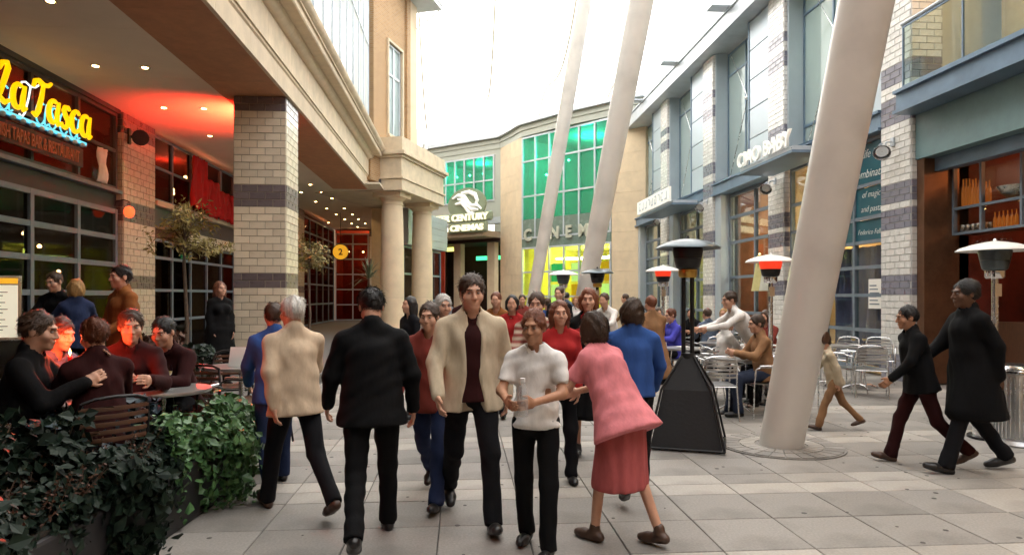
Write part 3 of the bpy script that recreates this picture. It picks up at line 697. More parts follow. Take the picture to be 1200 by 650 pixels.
# roof fascia and mid beams
MB().box(RX-.45, RX+.6, 7.0, 33.2, 9.52, 9.6).box(RX-.40, RX-.36, 7.0, 33.2, 9.602, 10.05).box(RX-.45, RX+.6, 7.0, 33.2, 10.052, 10.12).build('roof_fascia', 'steel_pale', rb)
MB().box(RX+.1, 18, 7, 33.2, 9.75, 10.0).build('roof', 'steel_pale', rb)
for yy in (14.2, 19.4, 24.2, 29): MB().box(RX-1.0, RX-.46, yy, yy+.5, 10.08, 10.12).build('bracket_plate', 'steel_pale', rb)
ys_ = [7.0]+piers+[33.0]
for i in range(len(piers)):
    y0 = piers[i]+.455; y1 = (piers[i+1]-.455) if i+1 < len(piers) else 33.0
    if y1-y0 < .6: y1 = y0+.6
    # mid beam : steel channel
    MB().box(RX-.12, RX+.3, y0, y1, 4.86, 4.92).box(RX-.06, RX-.02, y0, y1, 4.922, 5.20).box(RX-.12, RX+.3, y0, y1, 5.202, 5.26).build('mid_beam', 'steel_blue', rb)
    if i == len(piers)-1: continue
    # upper storey: aluminium panels next to the pier, then the tall window in a reveal
    pw = 1.35; zz = 5.27; n = 5; ph = (9.5-5.27)/n
    for k in range(n):
        MB().box(RX+.02, RX+.08, y0+.004, y0+pw, zz+k*ph+.012, zz+(k+1)*ph-.012).build('cladding_panel', 'panel_grey', rb, bevel=.006)
    MB().box(RX+.085, RX+.7, y0+.002, y0+pw-.02, 5.27, 9.5).build('panel_backing', 'steel_blue', rb)
    MB().box(RX+.0, RX+.5, y0+pw+.002, y0+pw+.08, 5.265, 9.515).build('window_post', 'steel_blue', rb)
    MB().box(RX+.03, RX+.6, y1-.09, y1-.004, 5.265, 9.515).build('reveal', 'panel_grey', rb)
    gx = [-(y1-.1), -(y0+pw+(y1-y0-pw)*.45), -(y0+pw+.1)]
    gz = [5.3, 8.75, 9.45] if i else [5.3, 5.9, 8.75, 9.45]
    window(rb, (RX+.45, 0, 0), RR, gx, gz, 'steel_blue', 'glass_teal', bar=.06, depth=.08, name='upper_window')
    room(rb, (RX+.45, 0, 0), RR, -(y1-.05), -(y0+.05), 5.2, 9.5, 4.0, 'room_white')
    point_lamp('upper_room_light', rb, (RX+2.2, (y0+y1)/2, 8.6), 20 if i else 50, (1, .8, .55), .25)
    # stay cable with a round boss in front of the tall window
    MB().tube([(RX+.38, y1-.3, 5.3), (RX+.36, y0+pw+.9, 7.6), (RX+.38, y1-.4, 9.4)], .012, 5).build('stay_cable', 'alu', rb)
    MB().lathe([(.01, -.07), (.06, -.04), (.075, 0), (.06, .04), (.01, .07)], (RX+.34, y0+pw+.9, 7.6), 10).build('cable_boss', 'alu', rb, smooth=180)
    # ground floor
    if i:
        window(rb, (RX+.35, 0, 0), RR, [-(y1-.55), -(y0+1.65), -(y0+.05)], [.1, 1.1, 2.2, 3.3, 4.1, 4.8], 'frame_blue', 'glass', bar=.09, depth=.1, name='shopfront_window')
        MB().box(RX+.02, RX+.6, y1-.5, y1-.004, .02, 4.855).build('reveal', 'panel_grey', rb)
        room(rb, (RX+.35, 0, 0), RR, -(y1-.5), -y0, .02, 4.85, 3.5, 'room_shop' if i == 1 else 'room_white')
        point_lamp('lower_room_light', rb, (RX+2.0, (y0+y1)/2, 4.2), 34 if i == 1 else 14, (1, .62, .3), .2)
# things inside the lit shop behind the waiter
y0, y1 = piers[1]+.455, piers[2]-.455
MB().box(RX+3.0, RX+3.3, y0+.3, y1-.8, .1, 3.0).build('shelf_unit', 'room_red', rb)
for k in range(4):
    MB().box(RX+2.6, RX+3.0, y0+.4, y1-1, .8+.6*k, .84+.6*k).build('shelf', 'wood_dark', rb)
q = random.Random(9)
for k in range(4):
    for c in range(12):
        yy = y0+.5+c*(y1-y0-1.6)/12; hh = q.uniform(.12, .32)
        MB().lathe([(.05, 0), (.055, hh*.6), (.02, hh*.8), (.02, hh)], (RX+2.75, yy, .845+.6*k), 8).build('shelf_bottle', q.choice(['bottle_amber', 'white_cloth', 'wood_dark', 'red_cloth', 'poster_orange']), rb, smooth=50)
MB().box(RX+1.3, RX+1.8, y0+.4, y1-1.2, .03, 1.15).build('counter', 'wood_dark', rb)
for k in range(3): MB().lathe([(.03, .22), (.16, 0), (.15, 0), (.02, .2)], (RX+1.5, y0+.7+k*.9, 3.0), 14, close=False).build('pendant_shade', 'lamp_white', rb, smooth=180)
# bay with the chalk lettered teal panels (between the first two piers)
y0, y1 = piers[0]+.455, piers[1]-.455
wn_ = window(rb, (RX+.12, 0, 0), RR, [-(y1-.1), -(y0+2.3), -(y0+1.15), -(y0+.02)], [.12, .9, 1.62, 2.2, 2.72, 3.22, 3.9, 4.8], 'frame_blue', 'glass', bar=.07, depth=.1, name='shopfront_window', skip={(2, 4), (2, 5), (2, 6), (1, 4), (1, 5), (1, 6), (0, 0), (0, 1), (0, 2)})
room(rb, (RX+.12, 0, 0), RR, -(y1-.02), -y0, .02, 4.85, 4.0, 'room_cream')
point_lamp('lower_room_light', rb, (RX+1.6, y1-.9, 3.2), 30, (1, .5, .15), .15)
MB().lathe([(.12, 0), (.2, -.3)], (RX+1.2, y1-1.0, 3.2), 14, close=False).build('lamp_shade', 'lamp_white', rb, smooth=180)
# purple curtains behind the lower panes
for (a, b) in ((y0+.08, y0+1.12), (y0+1.2, y0+2.25)):
    mb = MB(); nx, nz = 26, 14
    mb.add([(-(a+(b-a)*i/(nx-1)), .18+.05*math.sin(i*1.1+.25*j)+.03*math.sin(i*.43+j*.5), .15+2.5*j/(nz-1)) for j in range(nz) for i in range(nx)],
           [(j*nx+i, j*nx+i+1, (j+1)*nx+i+1, (j+1)*nx+i) for j in range(nz-1) for i in range(nx-1)])
    mb.build('curtain', 'curtain', rb, smooth=180, loc=(RX+.12, 0, 0), rot=RR)
rows_ = [(3.94, 4.76, ['Life is a', 'combination']), (3.26, 3.86, ['of magic', 'and pasta']), (2.76, 3.18, ['Federico Fellini'])]
for (za, zb_, lines) in rows_:
    pn = MB().box(-(y0+1.11), -(y0+.06), -.012, .012, za, zb_).build('lettered_panel', 'teal_sign', rb, loc=(RX+.12, 0, 0), rot=RR)
    MB().box(-(y0+2.26), -(y0+1.19), -.012, .012, za, zb_).build('teal_panel', 'teal_sign', rb, loc=(RX+.12, 0, 0), rot=RR)
    for q, t in enumerate(lines):
        hz = (zb_-za)/len(lines)
        me = text_mesh('chalk_lettering', t, min(.25, hz*.62) if len(t) < 12 else .15, .004, 'chalk', -.002, .25)
        place('chalk_lettering', me, pn, (-(y0+.58), -.018, zb_-hz*(q+.72)), (R(90), R(2), 0))
MB().box(-(y0+.62), -(y0+.2), -.045, -.035, 1.35, 1.95).build('notice', 'paper', rb, loc=(RX+.12, 0, 0), rot=RR)
for k in range(6): MB().box(-(y0+.58), -(y0+.25+.05*(k % 3)), -.048, -.0455, 1.43+.075*k, 1.455+.075*k).build('notice_print', 'frame_blue', rb, loc=(RX+.12, 0, 0), rot=RR)
# near bay with balcony above and the red restaurant window below
y0, y1 = 7.0, piers[0]-.455
MB().box(RX-.35, RX-.30, y0, y1, 4.98, 5.28).box(RX-.42, RX+.2, y0, y1, 5.282, 5.34).box(RX-.42, RX+.2, y0, y1, 4.92, 4.978).build('balcony_beam', 'steel_blue', rb)
MB().box(RX-.2, RX+2.0, y0, y1, 5.1, 5.26).build('balcony_floor', 'steel_blue', rb)
window(rb, (RX-.25, 0, 0), RR, [-(y1-.06), -10.4, -9.0, -7.6], [5.42, 6.5], 'steel_blue', 'glass', bar=.03, depth=.03, name='balustrade')
MB().tube([(RX-.25, y1-.02, 6.56), (RX-.25, 7.0, 6.56)], .035, 8).build('handrail', 'steel_pale', rb)
for (ya, yb, mm) in ((y1-1.15, y1, 'room_cream'), (y1-1.5, y1-1.2, 'steel_pale'), (8.6, 9.5, 'brick_red')):
    MB().box(RX+1.7, RX+1.9, ya, yb, 5.27, 9.5).build('balcony_wall', mm, rb)
MB().box(RX+1.95, RX+2.1, 7.0, y1, 5.27, 9.5).build('balcony_back_wall', 'room_cream', rb)
window(rb, (RX+1.6, 0, 0), RR, [-10.15, -9.55, -9.0], [5.3, 7.6, 9.4], 'frame_dark', 'glass_dark', bar=.07, depth=.08, name='balcony_door')
MB().box(RX-.1, RX+2.1, 7.0, y1, 9.3, 9.45).build('balcony_ceiling', 'room_cream', rb)
MB().box(RX+1.55, RX+1.66, y1-1.05, y1-.45, 7.4, 8.6).build('picture', 'frame_dark', rb)
MB().box(RX+1.545, RX+1.55, y1-.95, y1-.55, 7.5, 8.5).build('picture_print', 'red_cloth', rb)
point_lamp('balcony_light', rb, (RX+.8, 9.6, 9.0), 70, (1, .7, .4), .15)
MB().box(RX+.02, RX+.30, y0, y1, 4.1, 4.915).build('sign_panel', mat('teal_grey', (.16, .26, .27), .5, var=.1), rb)
MB().box(RX+.25, RX+.42, y0, y1, 3.86, 4.095).build('sign_panel_foot', 'steel_blue', rb)
# red lit restaurant interior
MB().box(RX+.05, RX+.9, y1-.2, y1-.003, .02, 4.09).build('reveal', mat('copper', (.15, .075, .04), .4, metal=.4, var=.4, vscale=2), rb)
window(rb, (RX+.6, 0, 0), RR, [-(y1-.24), -11.05, -10.2, -9.2, -8.2, -7.3], [2.72, 3.17, 3.92], 'frame_blue', 'glass_wine', bar=.045, depth=.07, name='bar_window')
room(rb, (RX+.6, 0, 0), RR, -(y1-.2), -7.0, .02, 4.6, 4.0, 'room_bar')
point_lamp('bar_light', rb, (RX+2.4, 9.8, 4.2), 24, (1, .36, .12), .2)
MB().box(RX+1.2, RX+1.7, 7.2, y1-.5, .02, 1.15).build('bar_counter', 'wood_dark', rb)
MB().box(RX+.62, RX+1.0, 7.4, y1-.26, 3.17, 3.19).build('glass_shelf', 'glass', rb); MB().box(RX+.62, RX+1.0, 7.4, y1-.26, 2.725, 2.74).build('glass_shelf', 'glass', rb)
mat('bowl_steel', (.5, .5, .46), .25, metal=.9, var=.1)
bt_me = MB().lathe([(.036, 0), (.038, .2), (.03, .25), (.014, .29), (.013, .37), (.016, .38)], n=10).mesh('bottle', [M['bottle_amber']], smooth=50)
k = 0
for r_ in range(2):
    for c_ in range(7):
        o = place('bottle', bt_me, None, (RX+.70+.13*r_, 11.17+.075*c_, 3.19)); o.scale = (.9, .9, 1.05+.3*random.random())
        tag(o, 'amber bottle in the cluster on the upper shelf of the red lit bar window', 'bottle', 'bottles on the bar shelf')
bw = MB().lathe([(.09, 0), (.10, .02), (.20, .06), (.32, .15), (.40, .27), (.405, .29), (.385, .28), (.31, .17), (.19, .08), (.02, .05)], n=28).build('bowl', 'bowl_steel', None, smooth=50, loc=(RX+.86, 10.62, 3.19))
bw.scale = (.72, .72, .8); tag(bw, 'wide steel bowl on the upper shelf of the red lit bar window', 'bowl')
gl_me = MB().lathe([(.032, 0), (.03, .006), (.005, .012), (.005, .08), (.02, .1), (.038, .13), (.04, .17), (.032, .2)], n=10, close=False).mesh('wine_glass', [M['glass_wine']], smooth=60)
cup_me = MB().lathe([(.035, 0), (.05, .03), (.055, .12), (.05, .13), (.02, .02)], n=10).mesh('jar', [M['bowl_steel']], smooth=50)
for r_ in range(2):
    for c_ in range(5):
        o = place('jar', cup_me, None, (RX+.7+.12*r_, 11.12+.125*c_, 2.74)); tag(o, 'small steel pot in the row on the lower shelf of the bar window', 'pot', 'pots on the lower bar shelf')
for c_ in range(6):
    o = place('bottle', bt_me, None, (RX+.75, 10.5+.09*c_, 2.74)); o.scale = (.8, .8, .75); tag(o, 'small amber bottle on the lower shelf of the bar window', 'bottle', 'bottles on the lower bar shelf')
mat('smoked_lens', (.5, .5, .48), .1, metal=.6)
for r_ in range(2):
    for c_ in range(7):
        o = place('wine_glass', gl_me, None, (RX+.72+.14*r_, 10.75+.11*c_, 2.70), rot=(R(180), 0, 0)); o.scale = (1.2, 1.2, 1.2); tag(o, 'wine glass hanging upside down under the bar window shelf', 'glass', 'glasses hanging under the bar shelf')
MB().box(RX+.62, RX+.98, 10.6, y1-.3, 2.695, 2.712).build('glass_rail', 'wood_dark', rb)
for k in range(5): MB().box(RX+2.9, RX+3.3, 7.6, 11.4, 1.0+.55*k, 1.03+.55*k).build('back_shelf', 'wood_dark', rb)
# spot lamps on the piers
def spotlight(loc, lab, on=0):
    t = thing('spotlight', lab, 'spotlight', loc, 0, 'silver spotlights on the tiled piers')
    MB().tube([(0, 0, .12), (-.12, 0, .12), (-.24, -.02, .02)], .018, 8).build('arm', 'steel_pale', t, smooth=60)
    MB().box(-.03, .0, -.05, .05, .04, .2).build('mount_plate', 'steel_pale', t)
    h = MB().lathe([(.03, 0), (.08, .02), (.09, .12), (.12, .2), (.15, .3), (.155, .3), (.13, .22), (.02, .16)], n=18).build('head', 'alu', t, smooth=50, loc=(-.2, .02, .04), rot=(R(125), 0, R(-35)))
    MB().lathe([(.005, .24), (.11, .24)], n=14, close=False).build('lens', 'lamp_white' if on else 'smoked_lens', h)
spotlight((RX-.07, 12.45, 4.42), 'large silver spotlight on the nearest white tiled pier beside the teal lettered panels')
spotlight((RX-.07, 17.35, 4.5), 'silver spotlight under the white lettered canopy sign')
spotlight((RX-.07, 22.3, 4.65), 'silver spotlight on the third tiled pier from the right')
spotlight((RX-.07, 27.25, 4.7), 'small silver spotlight on the farthest tiled pier under the distant sign')
# lettered canopy signs
def canopy_sign(y0, y1, z, txt, lab, size):
    t = thing('canopy_sign', lab, 'sign', (RX-.1, y0, z))
    MB().box(-1.05, -.1, 0, y1-y0, 0, .06).build('canopy_plate', 'steel_blue', t)
    MB().box(-1.0, -.15, .05, y1-y0-.05, .062, .16).build('canopy_rim', 'steel_pale', t)
    for yy in (.1, y1-y0-.1): MB().bar((-1.0, yy, .1), (0, yy, .5), .04, .04).build('tie_bar', 'steel_blue', t)
    if not txt:
        MB().box(-1.14, -1.06, .05, y1-y0-.05, .12, .62).build('light_box', 'sign_white', t)
        q = random.Random(5); n = 9; st = (y1-y0-.5)/n
        for k in range(n):
            yy = .3+k*st
            for (a, b, c, d) in ((0, .6, .22, .28), (0, .12, .28, .5), (.5, .62, .28, .42), (.1, .5, .48, .53)):
                if q.random() < .75: MB().box(-1.152, -1.141, yy+a*st, yy+b*st, c, d).build('relief', 'steel_pale', t)
        return t
    me = text_mesh('lettering', txt, size, .06, 'sign_white', .008)
    w = max(v.co.x for v in me.vertices)-min(v.co.x for v in me.vertices)
    o = place('lettering', me, t, (-1.06, (y1-y0)/2, .17), (R(90), 0, RR)); o.scale = ((y1-y0)*.98/w, 1, 1)
    return t
canopy_sign(14.3, 17.2, 4.72, 'CIAO BABY', 'white illuminated letters reading CIAO BABY on a steel canopy over the shop', .5)
canopy_sign(22.7, 27.0, 4.72, '', 'small white lettered canopy sign on the farthest shop near the cinema', .5)
MB().box(RX, RX+6, -11, 6.99, 0, 9.9).build('end_block', 'brick_courses', rb)
rebase(rb, (RX+2, 20, 0))

# ================================================================== tensile roof and its masts
nx, ny = 40, 56
cv = []
for j in range(ny):
    for i in range(nx):
        u = i/(nx-1); v = j/(ny-1); X = -20+48*u; Y = -14+82*v
        z = 24-9.0*((X-4)/24)**2
        z += 2.2*math.sin(Y*.22+X*.12)*math.exp(-((X-4)/16)**2)
        if Y > 30: z -= 11.5*((Y-30)/38)**1.5
        z += 1.2*math.sin(X*.33)*math.sin(Y*.12)
        cv.append((X, Y, z))
mb = MB().add(cv, [(j*nx+i, j*nx+i+1, (j+1)*nx+i+1, (j+1)*nx+i) for j in range(ny-1) for i in range(nx-1)])
cvo = mb.build('tensile_roof', 'membrane', smooth=180)
tag(cvo, 'vast white translucent tensile fabric roof stretched high over the street', 'roof')
mat('seam', (.50, .45, .36), .8)
for i in range(2, nx-2, 4):
    pts_ = [(cv[j*nx+i][0]+.05*j*(i-nx/2)*.08, cv[j*nx+i][1], cv[j*nx+i][2]-.06) for j in range(ny)]
    # seams follow the surface
    MB().tube([(cv[j*nx+i][0], cv[j*nx+i][1], cv[j*nx+i][2]-.13) for j in range(ny)], .07, 5).build('seam', 'seam', cvo, smooth=180)
# grey sheets added under the roof fabric to stand in for its shaded edge
for q, (dz, dy, mm) in enumerate(((0, 0, 'membrane_shade'), (-.8, -.5, 'membrane_shade'))):
    ex = []; ne = 16; me_ = 7
    for i in range(ne):
        u = i/(ne-1); X = -9+12.5*u; zt = 16.2-3.6*u-.9*math.sin(u*3.0)+dz
        for j in range(me_):
            v = j/(me_-1); ex.append((X, 49+1.0*u+dy-3.2*v*v, zt-4.5*v+.5*math.sin(v*3.1)))
    MB().add(ex, [(i*me_+j, i*me_+j+1, (i+1)*me_+j+1, (i+1)*me_+j) for i in range(ne-1) for j in range(me_-1)]).build('shade_panel', mm, cvo, smooth=180)
def mast(px, z, lean, length, r0, r1, label):
    bx, by = PX(px, z)
    t = thing('roof_mast', label, 'mast', (bx, by, 0), 0, 'leaning roof masts')
    d = Vector((lean[0], lean[1], 1.0)); n = 10
    MB().tube([d*(-.05+length*i/n) for i in range(n+1)], [r0+(r1-r0)*math.sin(math.pi*i/n) for i in range(n+1)], 40).build('shaft', 'mast_white', t, smooth=60)
    r = r0
    m = MB().lathe([(r+.42, 0), (r+.42, .012), (.03, .014)], n=48).build('base_cover', 'slab_grey', t, smooth=30)
    for k in range(26):
        a = 2*math.pi*k/26; b = 2*math.pi*(k+.9)/26
        pr = [(math.cos(q)*rr, math.sin(q)*rr) for q, rr in ((a, r+.05), (b, r+.05), (b, r+.2), (a, r+.2))]
        MB().prism(pr, .014, .021).build('sett', 'slab_light', m)
        pr = [(math.cos(q)*rr, math.sin(q)*rr) for q, rr in ((a, r+.215), (b, r+.215), (b, r+.40), (a, r+.40))]
        MB().prism(pr, .014, .02).build('sett', 'slab_grey', m)
    return t
m1 = mast(915, 7.3, (.111, -.166), 16, .22, .26, 'thick pale leaning roof mast in the right foreground beside the tables')
MB().lathe([(.06, -.02), (.07, 0), (.06, .03), (.02, .035)], n=16).build('boss', 'wood_dark', m1, smooth=50, rot=(R(90), 0, R(38)), loc=(.285, -.36, 1.18))
mast(671, 17, (.162, -.173), 20, .20, .285, 'white leaning roof mast, the middle of the three, in front of the cinema glass')
mast(616, 24, (.156, -.172), 22, .195, .24, 'thinnest looking white leaning roof mast, farthest back at the cinema entrance')

# ================================================================== cinema at the end of the street
cin = thing('cinema_building', 'curved sandstone cinema with green tinted windows and pale parapet at the end of the street', 'building')
Pb = PX(717, 33); Pc = PX(612, 37.4); Pd = PX(587, 40.2); Pe = PX(495, 43.8); Pa = PX(757, 31.9); PT = 11.1
Pf = PX(380, 46)
def seg(a, b):
    dx, dy = b[0]-a[0], b[1]-a[1]; return math.hypot(dx, dy), math.atan2(dy, dx)
def wall(a, b, z0, z1, nm, mt, y0=0, y1=.5, bevel=0):
    L, an = seg(a, b); return MB().box(0, L, y0, y1, z0, z1).build(nm, mt, cin, loc=(a[0], a[1], 0), rot=an, bevel=bevel)
def stones(a, b, z0, z1, nm='stone_course', hh=.92, y0=-.03, y1=.4, wmax=1.6):
    L, an = seg(a, b); n = max(1, round(L/wmax)); k = max(1, round((z1-z0)/hh)); h = (z1-z0)/k
    for j in range(k):
        off = (.5 if j % 2 else 0)*L/n if n > 1 else 0
        xs = sorted(set([0, L]+[round(off+q*L/n, 4) for q in range(n+1) if 0 < off+q*L/n < L]))
        for xa, xb in zip(xs[:-1], xs[1:]):
            MB().box(xa+.004, xb-.004, y0+random.uniform(-.004, .004), y1, z0+j*h+.004, z0+(j+1)*h-.004).build('stone', 'sandstone', cin, loc=(a[0], a[1], 0), rot=an)
# walls run left to right so that local -y faces the camera
stones(Pb, Pa, 0, 10.3); stones(Pd, Pc, 0, 10.3)
MB().prism([Pa, (Pa[0]+6, Pa[1]+2), (Pa[0]+6, Pa[1]+9), (Pa[0], Pa[1]+9)], 0, 10).build('side_block', 'sandstone', cin)
# rounded parapet: swept pale metal bands along a smooth curve
def curve_pts(z, off):
    pts = [Pe, Pd, ((Pd[0]+Pc[0])/2+.1, (Pd[1]+Pc[1])/2-.1), Pc, ((Pc[0]+Pb[0])/2, (Pc[1]+Pb[1])/2-.25), Pb, Pa]
    out = []
    for i in range(len(pts)):
        a = pts[max(i-1, 0)]; b = pts[min(i+1, len(pts)-1)]; d = Vector((b[0]-a[0], b[1]-a[1], 0)).normalized(); nrm = Vector((d.y, -d.x, 0))
        out.append(Vector((pts[i][0], pts[i][1], z))+nrm*off)
    return out
def band(nm, z0, z1, o0, mt):
    lo = curve_pts(z0, o0); hi = curve_pts(z1, o0); lo2 = curve_pts(z0, -.6); hi2 = curve_pts(z1, -.6); n = len(lo)
    mb = MB().add(lo+hi+hi2+lo2, [f for i in range(n-1) for f in ((i, i+1, n+i+1, n+i), (n+i, n+i+1, 2*n+i+1, 2*n+i), (3*n+i, 2*n+i, 2*n+i+1, 3*n+i+1), (i, 3*n+i, 3*n+i+1, i+1))]+[(0, n, 2*n, 3*n), (n-1, 2*n-1, 3*n-1, 4*n-1)])
    mb.build(nm, mt, cin)
mat('parapet_grey', (.40, .42, .36), .5, var=.05)
band('parapet_band', 10.3, 10.62, .06, 'parapet_grey'); band('parapet_band', 10.625, 10.9, .12, 'parapet_grey'); band('parapet_coping', 10.905, 11.1, .32, 'steel_pale')
# big window
L, an = seg(Pc, Pb); xs = [.06]+[L*k/6 for k in range(1, 6)]+[L-.06]
def cz(py, z=35.2): return 1.6+(347-py)*z/800
loc = (Pc[0], Pc[1], 0)
window(cin, loc, an, xs, [4.75, 7.0, 8.9, 10.2], 'steel_pale', 'glass_green', bar=.09, depth=.14, name='green_window', mps={})
MB().box(.02, L-.02, -.05, .2, 4.25, 5.75).build('name_band', mat('band_glass', (.16, .22, .18), .25, var=.1, coat=.3), cin, loc=loc, rot=an)
mat('letter_green', (.55, .56, .45), .4, metal=.2)
for k, chh in enumerate('CINEMA'):
    place('letter', text_mesh('letter', chh, .85, .08, 'letter_green', .03), cin, tuple(Vector(loc)+Vector((math.cos(an), math.sin(an), 0))*(.55+k*L/6.3)+Vector((math.sin(an)*.12, -math.cos(an)*.12, 4.62))), (R(90), 0, an))
window(cin, loc, an, xs, [.15, 1.6, 2.9, 4.2], 'steel_pale', 'glass_yellow', bar=.09, depth=.14, name='foyer_window')
room(cin, loc, an, .05, L-.05, 5.8, 10.2, 5, 'room_green'); room(cin, loc, an, .05, L-.05, .05, 4.24, 6, 'room_yellow')
def incin(x, y, z): return (Pc[0]+math.cos(an)*x-math.sin(an)*y, Pc[1]+math.sin(an)*x+math.cos(an)*y, z)
point_lamp('foyer_light', cin, incin(L*.5, 2.5, 3.9), 85, (1, .82, .35), .3)
point_lamp('upper_foyer_light', cin, incin(L*.5, 2.0, 9.6), 135, (.45, 1, 1), .3)
for k in range(5):
    MB().lathe([(.01, -.05), (.08, 0), (.01, .08)], n=8).build('pendant_bulb', 'lamp_white', cin, smooth=180, loc=incin(.7+k*L/5.2, 1.2+.5*(k % 2), 8.3+.7*(k % 2)))
for k in range(3): # hanging ring lights
    MB().tube([(.8*math.cos(2*math.pi*q/20), .8*math.sin(2*math.pi*q/20), 0) for q in range(20)], .035, 6, closed=True).build('ring_light', 'lamp_white', cin, smooth=180, loc=incin(L*(.2+.3*k), 2.6, 3.7))
pc = ['poster_white', 'poster_teal', 'poster_orange', 'poster_white', 'ink', 'poster_teal', 'poster_white', 'poster_orange']
k = 0
for cx_ in (.35, .58, .72, .9):
    for cz_ in (1.75, 2.85):
        MB().box(-.42, .42, -.02, .02, -.48, .48).build('poster', pc[k], cin, loc=incin(L*cx_, .5, cz_), rot=an); k += 1
# left section: green strip window above the entrance
L2, an2 = seg(Pe, Pd); loc2 = (Pe[0], Pe[1], 0)
def inl(x, y, z): return (Pe[0]+math.cos(an2)*x-math.sin(an2)*y, Pe[1]+math.sin(an2)*x+math.cos(an2)*y, z)
xs2 = [L2*.2+L2*.72*k/6 for k in range(7)]
window(cin, loc2, an2, xs2, [7.3, 8.5, 9.95], 'steel_pale', 'glass_green', bar=.09, depth=.14, name='green_window')
MB().box(0, xs2[0]-.05, -.02, .4, 5.4, 10.3).box(xs2[-1]+.05, L2, -.02, .4, 5.4, 10.3).box(xs2[0]-.05, xs2[-1]+.05, -.02, .4, 10.0, 10.3).box(xs2[0]-.05, xs2[-1]+.05, -.02, .4, 6.3, 7.25).build('wall_panel', 'parapet_grey', cin, loc=loc2, rot=an2)
MB().box(-.1, L2+.0, -.06, .4, 5.9, 6.28).build('wall_band', 'steel_pale', cin, loc=loc2, rot=an2)
room(cin, loc2, an2, xs2[0]-.05, xs2[-1]+.05, 7.2, 10.0, 4, 'room_green')
point_lamp('upper_foyer_light', cin, inl(L2*.55, 1.8, 9.6), 80, (.45, 1, 1), .3)
for k in range(4): MB().lathe([(.01, -.05), (.07, 0), (.01, .08)], n=8).build('pendant_bulb', 'lamp_white', cin, smooth=180, loc=inl(L2*(.3+.17*k), 1.2, 9.2))
MB().box(-.6, L2-.1, -1.6, 0.5, 5.05, 5.4).build('entrance_canopy', mat('canopy_tan', (.33, .26, .18), .6, var=.1), cin, loc=loc2, rot=an2)
MB().box(-.6, L2, 3.0, 3.2, 0, 5.0).box(-.6, -.4, .2, 3.0, 0, 5.0).box(-.6, L2, .0, 3.0, 4.85, 5.04).build('entrance_wall', 'room_dark', cin, loc=loc2, rot=an2)
for q in (.02, .38, .80): MB().box(L2*q, L2*q+.55, .3, .7, 0, 5.0).build('entrance_pier', 'sandstone', cin, loc=loc2, rot=an2)
MB().box(L2*.45, L2*.75, 2.0, 2.1, 3.9, 4.15).build('exit_lamp', lamp_mat('exit_green', (.05, .7, .25), .8), cin, loc=loc2, rot=an2)
MB().box(L2*.1, L2*.38, 1.2, 1.3, 4.5, 4.75).build('entrance_lamp', lamp_mat('ent_yellow', (.8, .75, .15), .8), cin, loc=loc2, rot=an2)
wall(Pf, Pe, 0, 10.3, 'return_wall', 'sandstone', .1, .6)
# cinema sign
cs = thing('cinema_sign', 'oval cinema sign with white swirl emblem and cream letters reading STER CENTURY CINEMAS', 'sign', inl(L2*.71, -1.75, 5.28), an2)
mat('oval_green', (.22, .26, .17), .45, var=.1)
o = MB().lathe([(1.0, 0), (1.0, .1)], n=40).build('oval', 'oval_green', cs, smooth=40, rot=(R(90), 0, 0), loc=(.55, .1, 1.45)); o.scale = (1.25, .85, 1)
for ph, pp in enumerate(([(-.9, .35), (-.5, .5), (-.1, .4), (.1, .1), (.35, -.1), (.75, -.1), (1.0, -.3)], [(-.3, .6), (.2, .62), (.6, .45), (.75, .15), (.6, -.1)], [(-.7, .05), (-.3, .1), (0, -.15), (.2, -.45), (.55, -.5)], [(-.55, .3), (-.2, .25), (.15, -.12), (.4, -.3), (.8, -.32)])):
    n = len(pp); MB().tube([(.55+x, -.03, 1.45+z) for x, z in pp], [.03+.09*math.sin(math.pi*(i+.5)/n) for i in range(n)], 8).build('swirl', 'sign_white', cs, smooth=60)
MB().box(-1.9, 2.2, -.02, .14, .55, 1.02).build('name_plate', 'oval_green', cs, bevel=.1); MB().box(-.7, 1.9, -.025, .14, -.02, .545).build('name_plate', 'oval_green', cs, bevel=.1)
for t, zz, sz, wd in (('STER CENTURY', .62, .46, 3.7), ('CINEMAS', .1, .42, 2.2)):
    me = text_mesh('lettering', t, sz, .06, 'sign_cream', .02); w = max(v.co.x for v in me.vertices)-min(v.co.x for v in me.vertices)
    oo = place('lettering', me, cs, (.15 if zz > .3 else .6, -.07, zz), (R(90), 0, 0)); oo.scale = (wd/w, 1, 1)
MB().box(-34, -4, 67, 80, 0, 27).build('unseen_shade_tower', 'parapet_grey', cin)  # unseen block, added only to shade the far end of the fabric roof
cs.scale = (1.12, 1.12, 1.12)
rebase(cin, (Pc[0], Pc[1], 0))
